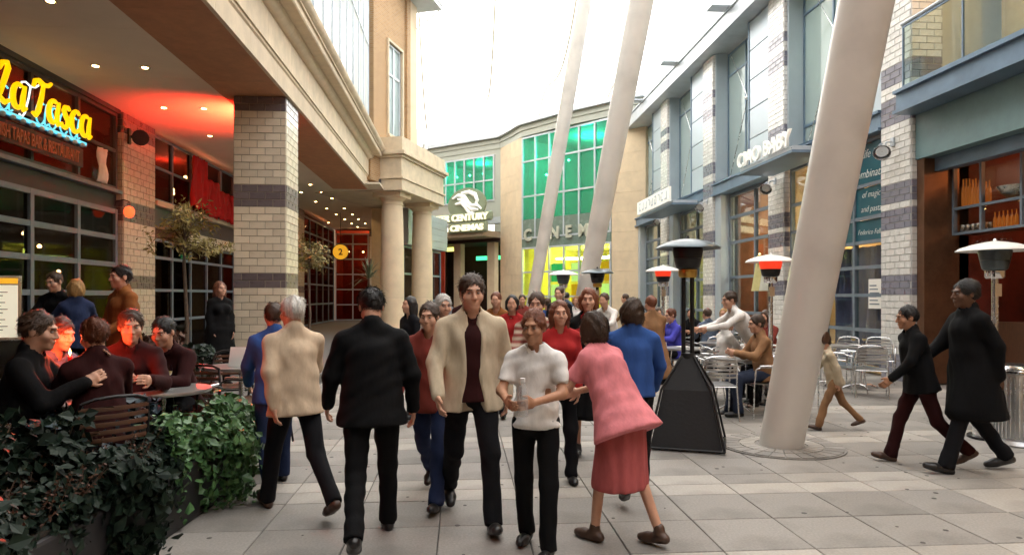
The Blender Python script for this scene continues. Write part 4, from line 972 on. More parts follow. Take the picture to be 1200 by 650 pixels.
# ================================================================== figures: signed distance fields -> smooth meshes
def surface_net(F, o, h):
    s = F < 0; nx, ny, nz = F.shape
    acc = np.zeros((nx-1, ny-1, nz-1, 3)); cnt = np.zeros((nx-1, ny-1, nz-1))
    C = [(i, j, k) for i in (0, 1) for j in (0, 1) for k in (0, 1)]
    for a in C:
        for ax in range(3):
            if a[ax]: continue
            b = list(a); b[ax] = 1
            sa = tuple(slice(a[q], F.shape[q]-1+a[q]) for q in range(3)); sb = tuple(slice(b[q], F.shape[q]-1+b[q]) for q in range(3))
            m = s[sa] != s[sb]
            fa = F[sa][m]; fb = F[sb][m]; t = fa/(fa-fb)
            p = np.tile(np.array(a, float), (len(t), 1)); p[:, ax] = t
            acc[m] += p; cnt[m] += 1
    act = cnt > 0
    idx = -np.ones(act.shape, int); idx[act] = np.arange(act.sum())
    ijk = np.argwhere(act)
    V = (ijk+acc[act]/cnt[act][:, None])*h+o
    Q = []
    for ax in range(3):
        b1, b2 = (ax+1) % 3, (ax+2) % 3
        sa = [slice(None)]*3; sb = [slice(None)]*3; sa[ax] = slice(0, -1); sb[ax] = slice(1, None)
        d = s[tuple(sa)] != s[tuple(sb)]
        e = np.argwhere(d)
        e = e[(e[:, b1] > 0) & (e[:, b2] > 0) & (e[:, b1] < F.shape[b1]-1) & (e[:, b2] < F.shape[b2]-1)]
        if not len(e): continue
        def off(x, y):
            q = e.copy(); q[:, b1] += x; q[:, b2] += y; return idx[q[:, 0], q[:, 1], q[:, 2]]
        q = np.stack([off(-1, -1), off(0, -1), off(0, 0), off(-1, 0)], 1)
        ins = s[e[:, 0], e[:, 1], e[:, 2]]
        q[~ins] = q[~ins][:, ::-1]
        Q.append(q)
    return V, (np.concatenate(Q) if Q else np.zeros((0, 4), int))

class Field:
    def __init__(s, lo, hi, h):
        s.h = h; s.o = np.array(lo, float)-2*h
        n = np.ceil((np.array(hi)-s.o)/h).astype(int)+3
        s.ax = [s.o[i]+np.arange(n[i])*h for i in range(3)]
        s.F = np.full(tuple(n), .5)
    def sub(s, lo, hi):
        sl = []
        for i in range(3):
            a = max(0, int((lo[i]-s.o[i])/s.h)); b = min(len(s.ax[i]), int((hi[i]-s.o[i])/s.h)+2)
            sl.append(slice(a, max(b, a+1)))
        X, Y, Z = np.meshgrid(*[s.ax[i][sl[i]] for i in range(3)], indexing='ij')
        return tuple(sl), np.stack([X, Y, Z], -1)
    def smin(s, sl, d, k):
        a = s.F[sl]; 
        if k > 0:
            hh = np.clip(.5+.5*(a-d)/k, 0, 1); s.F[sl] = a*(1-hh)+d*hh-k*hh*(1-hh)
        else: s.F[sl] = np.minimum(a, d)
    def cap(s, a, b, ra, rb=None, k=.03, side=None, w=1.0, op='u', fdir=None, fw=1.0):
        rb = ra if rb is None else rb; a = np.array(a, float); b = np.array(b, float); mr = max(ra, rb)*max(w, 1, fw)+.09
        sl, P = s.sub(np.minimum(a, b)-mr, np.maximum(a, b)+mr)
        ab = b-a; L = ab@ab+1e-9; q = P-a; t = np.clip(q@ab/L, 0, 1); v = q-t[..., None]*ab
        if side is not None:
            sd = np.array(side, float); ps = v@sd; v = v-ps[..., None]*sd; d2 = (v*v).sum(-1)+(ps/w)**2
        else: d2 = (v*v).sum(-1)
        d = np.sqrt(d2)-(ra+(rb-ra)*t)
        if op == 'u': s.smin(sl, d, k)
        else: s.smax(sl, -d, k)
    def smax(s, sl, d, k):
        a = s.F[sl]
        if k > 0:
            hh = np.clip(.5-.5*(a-d)/k, 0, 1); s.F[sl] = a*(1-hh)+d*hh+k*hh*(1-hh)
        else: s.F[sl] = np.maximum(a, d)
    def ell(s, c, r, Rm=None, k=.02, op='u'):
        c = np.array(c, float); r = np.array(r, float); m = r.max()+.06
        sl, P = s.sub(c-m, c+m); q = P-c
        if Rm is not None: q = q@Rm          # Rm columns = axes
        n = np.sqrt(((q/r)**2).sum(-1)); d = (n-1)*r.min()
        if op == 'u': s.smin(sl, d, k)
        else: s.smax(sl, -d, k)
    def plane(s, p, n, k=0):
        "keep the side where (x-p).n < 0"
        sl, P = s.sub(s.o-1, s.o+100); d = (P-np.array(p))@np.array(n, float); s.smax(sl, d, k)
    def folds(s, A, seed, f=38, pleat=False):
        rg = np.random.RandomState(seed); sl, P = s.sub(s.o-1, s.o+100)
        d1, d2, d3 = rg.normal(size=(3, 3)); d1[2] = abs(d1[2])*.6+.7
        if pleat: d1[2] = 0; d2[2] = 0; d1[0] = 2; d2[0] = -1.5
        d1 /= np.linalg.norm(d1); d2 /= np.linalg.norm(d2); d3 /= np.linalg.norm(d3)
        s.F += A*np.sin(f*(P@d1)+1.8*np.sin(14*(P@d2)+rg.rand()*6)+rg.rand()*6)*(.6+.4*np.sin(9*(P@d3)))+A*.6*np.sin(f*1.9*(P@d2)+1.2*np.sin(20*(P@d1)))
    def net(s): return surface_net(s.F, s.o, s.h)

def npmesh(name, parts, mats, mis=None):
    V = []; Q = []; o = 0; mi = []
    for i, (v, q) in enumerate(parts):
        V.append(v); Q.append(q+o); o += len(v); mi += [mis[i] if mis else 0]*len(q)
    V = np.concatenate(V); Q = np.concatenate(Q)
    me = bpy.data.meshes.new(name); me.vertices.add(len(V)); me.vertices.foreach_set('co', V.ravel())
    me.loops.add(Q.size); me.loops.foreach_set('vertex_index', Q.ravel().astype(np.int32))
    me.polygons.add(len(Q)); me.polygons.foreach_set('loop_start', np.arange(0, Q.size, 4, dtype=np.int32))
    me.polygons.foreach_set('loop_total', np.full(len(Q), 4, np.int32)) if hasattr(me.polygons[0], 'loop_total') and not me.polygons[0].is_property_readonly('loop_total') else None
    me.update(calc_edges=True); me.validate()
    for m in mats: me.materials.append(m)
    if mis: me.polygons.foreach_set('material_index', mi)
    me.polygons.foreach_set('use_smooth', [True]*len(me.polygons))
    return me

def cloth(name, c, rough=.85, bump=.25):
    if name not in M: mat(name, c, rough, var=.22, vscale=9, bump=.35, bscale=26, spec=.15, stretch=(1, 1, .4))
    return name
def striped(name, a, b, scale):
    m = mat(name, a, .85, bump=.3, bscale=26, spec=.15); N = m.node_tree.nodes; L = m.node_tree.links
    w = N.new('ShaderNodeTexWave'); w.bands_direction = 'Z'; w.inputs['Scale'].default_value = scale; w.inputs['Distortion'].default_value = .6
    tc = N.new('ShaderNodeTexCoord'); L.new(tc.outputs['Object'], w.inputs['Vector']); mx = N.new('ShaderNodeMix'); mx.data_type = 'RGBA'
    mx.inputs['A'].default_value = (*a, 1); mx.inputs['B'].default_value = (*b, 1); L.new(w.outputs['Fac'], mx.inputs['Factor']); L.new(mx.outputs['Result'], N['Principled BSDF'].inputs['Base Color'])
striped('c_stripe', (.50, .42, .32), (.25, .06, .05), 5); striped('c_stripe_blue', (.07, .15, .38), (.04, .09, .28), 9)
mat('skin_fair', (.55, .30, .20), .5, var=.08, vscale=12, spec=.4)
mat('skin_tan', (.42, .21, .12), .5, var=.08, vscale=12, spec=.4)
mat('skin_dark', (.14, .065, .035), .5, var=.08, vscale=12, spec=.4)
for nm, c in (('hair_black', (.012, .01, .009)), ('hair_brown', (.05, .025, .012)), ('hair_red', (.16, .045, .015)), ('hair_blond', (.34, .20, .07)), ('hair_grey', (.42, .40, .37)), ('hair_white', (.62, .60, .55))):
    mat(nm, c, .55, var=.5, vscale=130, bump=.2, bscale=160, stretch=(1, 1, .12), rnd=.2)
mat('lip', (.34, .10, .08), .45); mat('eye_white', (.32, .28, .25), .25); mat('eye_dark', (.02, .012, .01), .15)
mat('shoe_black', (.012, .011, .011), .35, var=.2); mat('shoe_brown', (.06, .03, .018), .45, var=.2); mat('sole', (.03, .028, .026), .7)

UPZ = np.array((0, 0, 1.0))
def rotx(v, a): c, s_ = math.cos(a), math.sin(a); return np.array((v[0], v[1]*c-v[2]*s_, v[1]*s_+v[2]*c))
def rotz(v, a): c, s_ = math.cos(a), math.sin(a); return np.array((v[0]*c-v[1]*s_, v[0]*s_+v[1]*c, v[2]))
STAND = dict(legs=((3, 4), (-3, 4)), arms=((4, 8, 14, 4), (0, 8, 12, 4)), lean=2, head=(0, 0))
WALK = dict(legs=((24, 8), (-20, 26)), arms=((-22, 8, 16, 4), (24, 8, 26, 6)), lean=4, head=(0, 2))
WALK2 = dict(legs=((-16, 30), (20, 6)), arms=((20, 9, 24, 8), (-20, 8, 14, 4)), lean=4, head=(0, 4))
SIT = dict(legs=((84, 86), (80, 78)), arms=((32, 8, 70, 26), (28, 10, 78, 28)), lean=8, head=(0, 6), sit=True)
def person(label, loc, rz, H=1.74, pose=STAND, skin='skin_fair', hair=('short', 'hair_brown'), top=('jacket', 'c_black'), bottom=('trousers', 'c_dark'), shoes='shoe_black', tier=1, girth=1.0, seed=0, shirt=None, group='people in the street', z0=0.0, female=False, seat=.47, eyes=True):
    k = H/1.75; hC, hH, hD = ((.0145, .0075, .0065), (.021, .011, .011), (.03, .016, .018))[tier]
    root = thing('person', label, 'person', (loc[0], loc[1], z0), rz, group)
    lean = R(pose['lean']); up = rotx(UPZ, lean); fr = np.array((0, -math.cos(lean), -math.sin(lean)))
    sd = np.array((1.0, 0, 0)); tw = R(pose.get('twist', 0)); sdt = rotz(sd, tw)
    J = {}; pel = np.zeros(3)
    shw = (.172 if not female else .148)*k*(.6+.4*girth); hw = .09*k
    for i, sgn in enumerate((1, -1)):
        a, kn = pose['legs'][i]; a = R(a); kn = R(kn); ab = R(pose.get('spread', 3))*sgn
        hip = pel+sd*hw*sgn+UPZ*-.02*k
        d1 = np.array((math.sin(ab), -math.sin(a)*math.cos(ab), -math.cos(a)*math.cos(ab))); d2 = np.array((math.sin(ab)*.4, -math.sin(a-kn), -math.cos(a-kn)))
        J[i, 'hip'] = hip; J[i, 'knee'] = hip+d1*.43*k; J[i, 'ank'] = J[i, 'knee']+d2*.42*k; J[i, 'sh'] = d2
    low = min(J[0, 'ank'][2], J[1, 'ank'][2])-.085*k
    lift = (seat+.10*k-0.0) if pose.get('sit') else -low
    for q in list(J):
        if q[1] != 'sh': J[q] = J[q]+UPZ*lift
    pel = pel+UPZ*lift
    waist = pel+up*.14*k; chest = pel+up*.34*k; shc = pel+up*.475*k; neck = pel+up*.515*k
    hy, hp = R(pose['head'][0]), R(pose['head'][1]); hup = rotx(UPZ, min(lean*.45, .5)+hp)
    hc = neck+up*.03*k+hup*.125*k-fr*(-.015)*k
    hfr = rotz(rotx(np.array((0, -1.0, 0)), min(lean*.45, .5)+hp), hy); hsd = np.cross(hup, hfr)*-1; hsd /= np.linalg.norm(hsd); hfr = np.cross(hsd, hup)*1; 
    if hfr@rotz(np.array((0, -1.0, 0)), hy) < 0: hfr = -hfr
    Rm = np.stack([hsd, -hfr, hup], 1)          # local head axes: x side, y back, z up
    for i, sgn in enumerate((1, -1)):
        p, ab, el, inw = [R(x) for x in pose['arms'][i]]
        sh = shc+sdt*shw*sgn
        d1 = np.array((math.sin(ab)*sgn, -math.sin(p)*math.cos(ab), -math.cos(p)*math.cos(ab)))
        d2 = np.array((-math.sin(inw)*sgn, -math.sin(p+el)*math.cos(inw), -math.cos(p+el)*math.cos(inw)))
        d1 = rotz(d1, tw); d2 = rotz(d2, tw)
        J[i, 'shl'] = sh; J[i, 'elb'] = sh+d1*.285*k; J[i, 'wri'] = J[i, 'elb']+d2*.25*k; J[i, 'fd'] = d2; J[i, 'ud'] = d1
    def bounds(names, m): 
        P = np.array(names); return P.min(0)-m, P.max(0)+m
    g_ = girth
    # ---------------- body
    allp = [pel, neck, hc]+[J[i, n] for i in (0, 1) for n in ('hip', 'knee', 'ank', 'shl', 'elb', 'wri')]
    bare = top[0] in ('tee', 'blouse')
    lo, hi = bounds(allp, .16); f = Field(lo, hi, hC*(1.15 if bare else 1.7))
    f.cap(pel+up*.0, chest, .085*k*g_, .095*k*g_, side=sd, w=1.3); f.cap(J[0, 'shl']*.8+shc*.2-up*.055*k, J[1, 'shl']*.8+shc*.2-up*.055*k, .036*k, .036*k)
    f.cap(shc-up*.04*k, neck+up*.05*k, .050*k, .050*k)
    for i in (0, 1):
        f.cap(J[i, 'shl']-up*.045*k, J[i, 'elb'], .036*k, .035*k, .015); f.cap(J[i, 'elb'], J[i, 'wri'], .037*k, .026*k)
        f.cap(J[i, 'hip'], J[i, 'knee'], .068*k, .048*k); f.cap(J[i, 'knee'], J[i, 'ank'], .046*k, .034*k)
    parts = [f.net()]; mis = [0]
    # head
    def hl(x, y, z): return hc+(Rm@np.array((x, y, z)))*k
    f = Field(hc-.19*k, hc+.19*k, hH)
    e = lambda c, r, kk=.02, op='u': f.ell(hl(*c), np.array(r)*k, Rm, kk*k, op)
    c_ = lambda a, b, r1, r2, kk=.012, op='u': f.cap(hl(*a), hl(*b), r1*k, r2*k, kk*k, op=op)
    e((0, .012, .03), (.073, .092, .094)); e((0, -.035, -.052), (.053, .058, .062), .04); e((0, -.078, -.093), (.022, .018, .018), .025)
    f.cap(hl(0, .015, -.07), neck-up*.02*k, .054*k, .050*k, .03*k)
    c_((-.032, -.083, .032), (.032, -.083, .032), .011, .011, .02)
    e((.045, -.062, -.025), (.022, .022, .022), .03); e((-.045, -.062, -.025), (.022, .022, .022), .03)
    e((.031, -.100, .010), (.017, .016, .012), .012, 's'); e((-.031, -.100, .010), (.017, .016, .012), .012, 's')
    c_((0, -.088, .018), (0, -.112, -.024), .009, .013, .012); e((.012, -.100, -.028), (.009, .010, .008), .008); e((-.012, -.100, -.028), (.009, .010, .008), .008)
    e((0, -.093, -.052), (.024, .012, .007), .008); e((0, -.092, -.064), (.020, .012, .008), .008); c_((-.02, -.104, -.058), (.02, -.104, -.058), .003, .003, .004, 's')
    for s_ in (1, -1): e((.076*s_, .012, -.004), (.010, .021, .032), .008); 
    parts.append(f.net()); mis.append(0)
    # hands
    for i, sgn in enumerate((1, -1)):
        d = J[i, 'fd']; n = -sd*sgn; n = n-d*(n@d); n /= np.linalg.norm(n)+1e-9; w = np.cross(n, d)
        if w@fr < 0 : w = -w
        W = J[i, 'wri']; f = Field(W-.21*k, W+.21*k, hD) if tier == 0 else Field(W-.19*k, W+.19*k, hD)
        f.cap(W-d*.04*k, W+d*.02*k, .027*k, .025*k, .02); f.cap(W+d*.03*k, W+d*.075*k, .015*k, .014*k, .02, side=w, w=2.5)
        for q, (off, ln) in enumerate(((.030, .070), (.010, .08), (-.010, .076), (-.028, .06))):
            r_ = (.0088 if tier < 2 else .011)*k; b0 = W+d*.085*k+w*off*k; d1_ = d*.94+n*.34; b1 = b0+d1_*ln*.5*k; d2_ = d*.62+n*.78; b2 = b1+d2_*ln*.5*k
            f.cap(b0-d*.02*k, b1, r_*1.05, r_, .004*k); f.cap(b1, b2, r_, r_*.85, .004*k)
        t0 = W+d*.028*k+w*.026*k; t1 = t0+(w*.7+d*.7+n*.2)*.036*k; t2 = t1+(d*.9+w*.2+n*.35)*.03*k
        f.cap(t0, t1, .013*k, .011*k, .008*k); f.cap(t1, t2, .011*k, .009*k, .004*k)
        parts.append(f.net()); mis.append(0)
    place('body', npmesh('body', parts, [M[skin]]), root)
    if eyes and tier < 2:
        for s_ in (1, -1):
            mb = MB(); mb.lathe([(.002, -.012), (.009, -.008), (.012, 0), (.0095, .0075)], n=10); mb.cur = 1; mb.lathe([(.0095, .0075), (.006, .0108), (.0005, .0122)], n=10)
            Rq = Matrix(((Rm[0, 0], Rm[0, 1], Rm[0, 2]), (Rm[1, 0], Rm[1, 1], Rm[1, 2]), (Rm[2, 0], Rm[2, 1], Rm[2, 2]))) @ Matrix.Rotation(R(90), 3, 'X')
            o = mb.build('eye', ['eye_white', 'eye_dark'], root, smooth=180, loc=tuple(hl(.031*s_, -.0815, .010)), rot=Rq.to_euler()); o.scale = (k*.95, k*.62, k*.9)
            MB().tube([hl(.014*s_, -.098, .030), hl(.032*s_, -.098, .036), hl(.050*s_, -.082, .030)], .0035*k, 5).build('eyebrow', hair[1] if hair[0] != 'bald' else 'hair_grey', root, smooth=180)
    # ---------------- hair
    st, hm = hair
    f = Field(hc-.26*k-(np.array((0, 0, .16))*k if st == 'long' else 0), hc+.22*k, hH*1.1)
    f.ell(hl(0, .018, .036), np.array((.083, .100, .098))*k, Rm, .01)
    if st == 'long':
        f.ell(hl(0, .05, -.05), np.array((.088, .075, .12))*k, Rm, .05); f.ell(hl(0, .06, -.16), np.array((.085, .055, .10))*k, Rm, .05)
        for s_ in (1, -1): f.cap(hl(.075*s_, .0, .03), hl(.078*s_, -.005, -.14), .026*k, .02*k, .03)
    if st == 'bob':
        f.ell(hl(0, .03, -.03), np.array((.096, .088, .10))*k, Rm, .04)
        for s_ in (1, -1): f.cap(hl(.074*s_, -.01, .03), hl(.08*s_, -.02, -.07), .024*k, .02*k, .03)
    if st == 'pony': f.cap(hl(0, .11, .02), hl(0, .15, -.12), .035*k, .018*k, .03)
    sl, P = f.sub(f.o-1, f.o+100); rg = np.random.RandomState(seed+5); d1 = rg.normal(size=3)
    f.F += .004*np.sin(48*(P@d1)+2*np.sin(30*(P@rg.normal(size=3))))+.0015*np.sin(150*(P@rg.normal(size=3)))
    hx, hz = rg.uniform(-.012, .012), rg.uniform(-.014, .004)
    f.ell(hl(hx, -.110, -.022+hz), np.array((.066+.006*rg.rand(), .085, .108))*k, Rm, .014, 's')
    if st in ('short', 'bald', 'pony'): f.plane(hl(0, .0, -.075), Rm@np.array((0, -.35, -.94)), .01); 
    if st == 'short':
        for s_ in (1, -1): f.ell(hl(.085*s_, -.015, -.05), np.array((.03, .05, .055))*k, Rm, .01, 's')
    if st == 'bald': f.ell(hl(0, -.02, .12), np.array((.07, .11, .085))*k, Rm, .01, 's')
    v, q = f.net()
    if len(q) and tier < 2:   # loose strands lying over the hair mass
        n_ = 1500 if tier == 0 else 600; fi = rg.randint(len(q), size=n_); A_, B_, C_ = v[q[fi, 0]], v[q[fi, 1]], v[q[fi, 2]]
        nn = np.cross(B_-A_, C_-A_); nn /= np.linalg.norm(nn, axis=1)[:, None]+1e-9; pp = (A_+C_)/2
        base = Rm@np.array((0, .55, -.8)); td = base+.28*rg.normal(size=(n_, 3)); td -= nn*(td*nn).sum(1)[:, None]; td /= np.linalg.norm(td, axis=1)[:, None]+1e-9
        sd_ = np.cross(nn, td); ln = (.022+.03*rg.rand(n_))[:, None]*k; w_ = (.0016+.0014*rg.rand(n_))[:, None]*k
        p0 = pp-nn*.001; p1 = pp+td*ln*.5+nn*(.003+.004*rg.rand(n_))[:, None]; p2 = pp+td*ln+nn*.0005
        sv = np.stack([p0-sd_*w_, p0+sd_*w_, p1+sd_*w_, p1-sd_*w_, p2+sd_*w_*.3, p2-sd_*w_*.3], 1).reshape(-1, 3); b6 = np.arange(n_)[:, None]*6
        sq = np.concatenate([b6+np.array([[0, 1, 2, 3]]), b6+np.array([[3, 2, 4, 5]])]); q = np.concatenate([q, sq+len(v)]); v = np.concatenate([v, sv])
    if len(q): place('hair', npmesh('hair', [(v, q)], [M[hm]]), root)
    # ---------------- top
    kind, tm = top; loose = {'jacket': .026, 'coat': .032, 'shirt': .016, 'tee': .02, 'blouse': .03, 'jumper': .02}[kind]
    def torso_field(lo_, grow, hem, sleeves, seedf, amp):
        pts = [pel-up*(hem+.02), neck+up*.06*k, shc+sdt*shw, shc-sdt*shw]
        if sleeves: pts += [J[i, n] for i in (0, 1) for n in (('elb', 'wri') if sleeves > .6 else ('elb',))]
        if pose.get('sit'): pts += [pel+fr*.2]
        lo2, hi2 = bounds(pts, .2); f = Field(lo2, hi2, hC)
        fl = {'coat': .05, 'blouse': .06, 'jacket': .015}.get(kind, .0)
        f.cap(pel-up*hem, waist, (.119*g_+fl)*k+grow*.8, .098*k*g_+grow*.8, .05, side=sd, w=1.34); f.cap(waist, chest, .098*k*g_+grow*.8, .108*k*g_+grow*.6, .05, side=sdt, w=1.32 if not female else 1.22)
        if female: 
            for s_ in (1, -1): f.ell(chest+fr*.085*k+sd*.075*k*s_-up*.01, np.array((.075, .07, .075))*k, None, .04)
        f.cap(shc+sdt*shw*.72-up*.055*k, shc-sdt*shw*.72-up*.055*k, .052*k+grow*.5, None, .05)
        for s_ in (1, -1): f.cap(shc+sdt*shw*.95*s_-up*.028*k, neck+sdt*.02*s_*k-up*.005*k, .040*k+grow*.5, .058*k+grow*.4, .045)
        if sleeves:
            for i in (0, 1):
                f.cap(J[i, 'shl']-up*.038*k, J[i, 'elb'], .048*k*(.6+.4*g_)+grow*.6, .041*k+grow*.6, .03)
                if sleeves > .6: f.cap(J[i, 'elb'], J[i, 'wri']-J[i, 'fd']*.0, .042*k+grow*.6, .031*k+grow*.5, .03)
        if kind == 'coat' and not pose.get('sit'):
            for i in (0, 1): f.cap(J[i, 'hip'], J[i, 'hip']*.15+J[i, 'knee']*.85, .115*k, .125*k, .10)
        f.folds(amp, seedf)
        f.plane(pel-up*hem, -up, .008)
        if 0 < sleeves <= .6:
            for i in (0, 1):
                sl_, P_ = f.sub(J[i, 'elb']-.16, J[i, 'elb']+.16); q_ = J[i, 'shl']+(J[i, 'elb']-J[i, 'shl'])*(sleeves/.6); f.smax(sl_, np.where(np.linalg.norm(P_-J[i, 'elb'], axis=-1) < .15*k, (P_-q_)@J[i, 'ud'], -1), .004)
        return f
    hem = {'jacket': .13, 'coat': .42, 'shirt': .06, 'tee': .05, 'blouse': .16, 'jumper': .10}[kind]*k
    if pose.get('sit'): hem = min(hem, .10*k)
    f = torso_field(kind, loose*k, hem, .45 if kind in ('tee', 'blouse') else 1, seed, .004 if tier == 0 else .005)
    if kind in ('jacket', 'coat', 'shirt'):
        f.cap(neck-up*.015*k, neck+up*.035*k-fr*.01*k, .070*k, .072*k, .02)
    f.cap(neck-up*.01*k+fr*.01*k, neck+up*.2*k+fr*.03*k, .056*k, .064*k, .008, op='s')
    if shirt:   # open front: wedge cut out
        a_ = neck+fr*.13*k; 
        f.cap(neck+up*.05*k+fr*.10*k, waist+fr*.20*k, .062*k, .085*k, .008, side=sd, w=.8, op='s')
        f.cap(waist+fr*.20*k, pel-up*hem*1.1+fr*.20*k, .085*k, .12*k, .008, side=sd, w=.8, op='s')
    place(kind if kind != 'tee' else 't_shirt', npmesh(kind, [f.net()], [M[tm]]), root)
    if shirt:
        f = torso_field('shirt', .008*k, .06*k, 0, seed+3, .003); f.cap(neck+fr*.01*k, neck+up*.2*k+fr*.03*k, .052*k, .06*k, .006, op='s')
        place('shirt', npmesh('shirt', [f.net()], [M[shirt]]), root)
    # ---------------- bottom
    kind, bm_ = bottom; pts = [pel+up*.1*k]+[J[i, n] for i in (0, 1) for n in ('hip', 'knee', 'ank')]; lo2, hi2 = bounds(pts, .17 if kind != 'skirt' else .28); f = Field(lo2, hi2, hC)
    if kind == 'trousers':
        f.cap(pel-up*.02*k, pel+up*.1*k, .104*k*g_, .096*k*g_, .05, side=sd, w=1.33)
        for i in (0, 1):
            f.cap(J[i, 'hip'], J[i, 'knee'], .088*k*(.5+.5*g_), .068*k, .035); f.cap(J[i, 'knee'], J[i, 'ank']-J[i, 'sh']*.0, .068*k, .058*k, .02)
            b = J[i, 'ank']; f.cap(b-J[i, 'sh']*.08*k, b+J[i, 'sh']*.03*k, .055*k, .060*k, .02, side=np.array((0, 1.0, 0)), w=1.2)
        f.folds(.0045 if tier == 0 else .006, seed+9, 32)
        for i in (0, 1):
            sl_, P_ = f.sub(J[i, 'ank']-.14, J[i, 'ank']+.14); f.smax(sl_, np.where(np.linalg.norm(P_-J[i, 'ank'], axis=-1) < .14, (P_-J[i, 'ank']-J[i, 'sh']*.035*k)@J[i, 'sh'], -1), .004)
    else:
        f.cap(pel+up*.1*k, pel-UPZ*.05*k, .10*k*g_, .13*k*g_, .03, side=sd, w=1.36); f.cap(pel-UPZ*.05*k, (J[0, 'knee']+J[1, 'knee'])/2-UPZ*.06*k, .13*k*g_, .19*k, .03, side=sd, w=1.2)
        f.folds(.008, seed+9, 45, True); kn = (J[0, 'knee']+J[1, 'knee'])/2; f.plane(kn-UPZ*.1*k, -UPZ, .006)
    place(kind, npmesh(kind, [f.net()], [M[bm_]]), root)
    # ---------------- shoes
    for i in (0, 1):
        A = J[i, 'ank']; s_ = J[i, 'sh']; onfloor = A[2]-.085*k < .02
        ang = 0 if (onfloor or pose.get('sit')) else min(.9, (A[2]-.085*k)*5.0)
        if pose['legs'][i][0]-pose['legs'][i][1] > 12 and not pose.get('sit'): ang = -.25
        fd = np.array((0, -math.cos(ang), -math.sin(ang))); fu = np.array((0, -math.sin(ang), math.cos(ang)))
        heel = A-fu*.05*k-fd*.045*k; ball = A-fu*.055*k+fd*.10*k; toe = ball+fd*.065*k
        f = Field(*bounds([heel, toe, A+UPZ*.05], .09), hC*.8)
        f.cap(heel, ball, .036*k, .042*k, .02); f.cap(ball, toe, .040*k, .030*k, .02, side=sd, w=1.15); f.cap(A-fu*.03*k, A+UPZ*.02*k, .042*k, .040*k, .03)
        f.plane(A-fu*.086*k, -fu, .004)
        place('shoe', npmesh('shoe', [f.net()], [M[shoes]]), root)
    root['j'] = 0; del root['j']
    return root, J, dict(pel=pel, neck=neck, hc=hc, fr=fr, up=up)
# ================================================================== plants
def leafset(n, sampler, size, shape, seed, up=.3):
    rg = np.random.RandomState(seed); V = []; Fc = []
    for i in range(n):
        p, nrm = sampler(rg); s = size*(.4+1.1*rg.rand()**1.5)
        a = rg.normal(size=3); nrm = np.array(nrm)+.55*rg.normal(size=3); nrm /= np.linalg.norm(nrm)
        u = np.cross(nrm, a); u /= np.linalg.norm(u)+1e-9; v = np.cross(nrm, u); o = len(V)
        for (x, y, z) in shape: V.append(p+(u*x+v*y+nrm*z)*s)
        if len(shape) == 6: Fc += [(o, o+1, o+2, o+3), (o, o+3, o+4, o+5)]
        else: Fc += [(o, o+1, o+2, o+3)]
    return V, Fc
IVY = [(0, -1, 0), (.75, -.35, .12), (.45, .35, .0), (0, 1.0, -.15), (-.45, .35, .0), (-.75, -.35, .12)]
OLV = [(0, -1, 0), (.26, 0, .06), (0, 1, -.05), (-.26, 0, .06)]
def mesh_of(V, Fc, name, m): 
    mb = MB(); mb.v = [tuple(p) for p in V]; mb.f = Fc; mb.mi = [0]*len(Fc)
    me = bpy.data.meshes.new(name); me.from_pydata(mb.v, [], mb.f); me.materials.append(M[m]); return me
# long planter along the terrace edge, front face at x = -1.95
pl = thing('planter_trough', 'long dark planter trough along the terrace edge, overgrown with ivy', 'planter', (-2.3, 4.1, 0), R(-4))
m = MB(); LY0, LY1 = -2.6, 2.05
m.box(-.33, .33, LY0, LY1, 0, .42)
m.build('trough', 'black_panel', pl, bevel=.02)
MB().box(-.30, .30, LY0+.03, LY1-.03, .421, .44).build('soil', 'soil', pl)
def to_w(o, p): return o
def ivy_sampler(y0, y1, bulge, ztop):
    def f(rg):
        y = y0+(y1-y0)*rg.rand(); t = rg.rand()
        bu = bulge*(.75+.35*math.sin(y*5+1)+.2*math.sin(y*11)); a = t*2.6
        # cushion: over the front edge and down the face
        x = .12+bu*math.sin(min(a, 1.57))*(.8+.35*rg.rand()); z = ztop*(.62+.4*math.cos(a*.9))+.05*math.sin(y*7+2)+.05*rg.normal()
        if a > 1.5: x -= .05*(a-1.5); z = ztop*(.75-.78*(a-1.5)/1.1)+.06*rg.rand()
        return np.array((x+.03*rg.normal(), y, max(.03, z))), (math.sin(a), 0, math.cos(a)+.2)
    return f
ivs = thing('ivy', 'bright green ivy cushion spilling over the end of the planter onto the paving', 'ivy', (-2.3, 4.1, 0), R(-4))
V, Fc = leafset(4200, ivy_sampler(.7, 2.25, .38, .64), .034, IVY, 3); place('leaf_mass', mesh_of(V, Fc, 'leaf_mass', 'leaf_ivy'), ivs)['kind'] = 'stuff'
iv2 = thing('ivy', 'dark ivy trailing over the front of the planter in the bottom left corner', 'ivy', (-2.3, 4.1, 0), R(-4))
V, Fc = leafset(9000, ivy_sampler(-2.6, .95, .30, .60), .036, IVY, 4); place('leaf_mass', mesh_of(V, Fc, 'leaf_mass', mat('leaf_ivy_shaded', (.005, .012, .008), .55, c2=(.012, .026, .014), vscale=9, spec=.2).name), iv2)['kind'] = 'stuff'  # leaf colour darkened to stand in for the shaded corner
# end of trough
def end_s(rg):
    a = rg.rand()*2.4; x = -.3+.85*rg.rand(); return np.array((x, 2.05+.2*math.sin(min(a, 1.5)), max(.03, .62*(.6+.4*math.cos(a))-.25*max(0, a-1.6)))), (0, math.sin(a), math.cos(a))
V, Fc = leafset(900, end_s, .036, IVY, 8); place('leaf_mass', mesh_of(V, Fc, 'leaf_mass', 'leaf_ivy'), ivs)['kind'] = 'stuff'
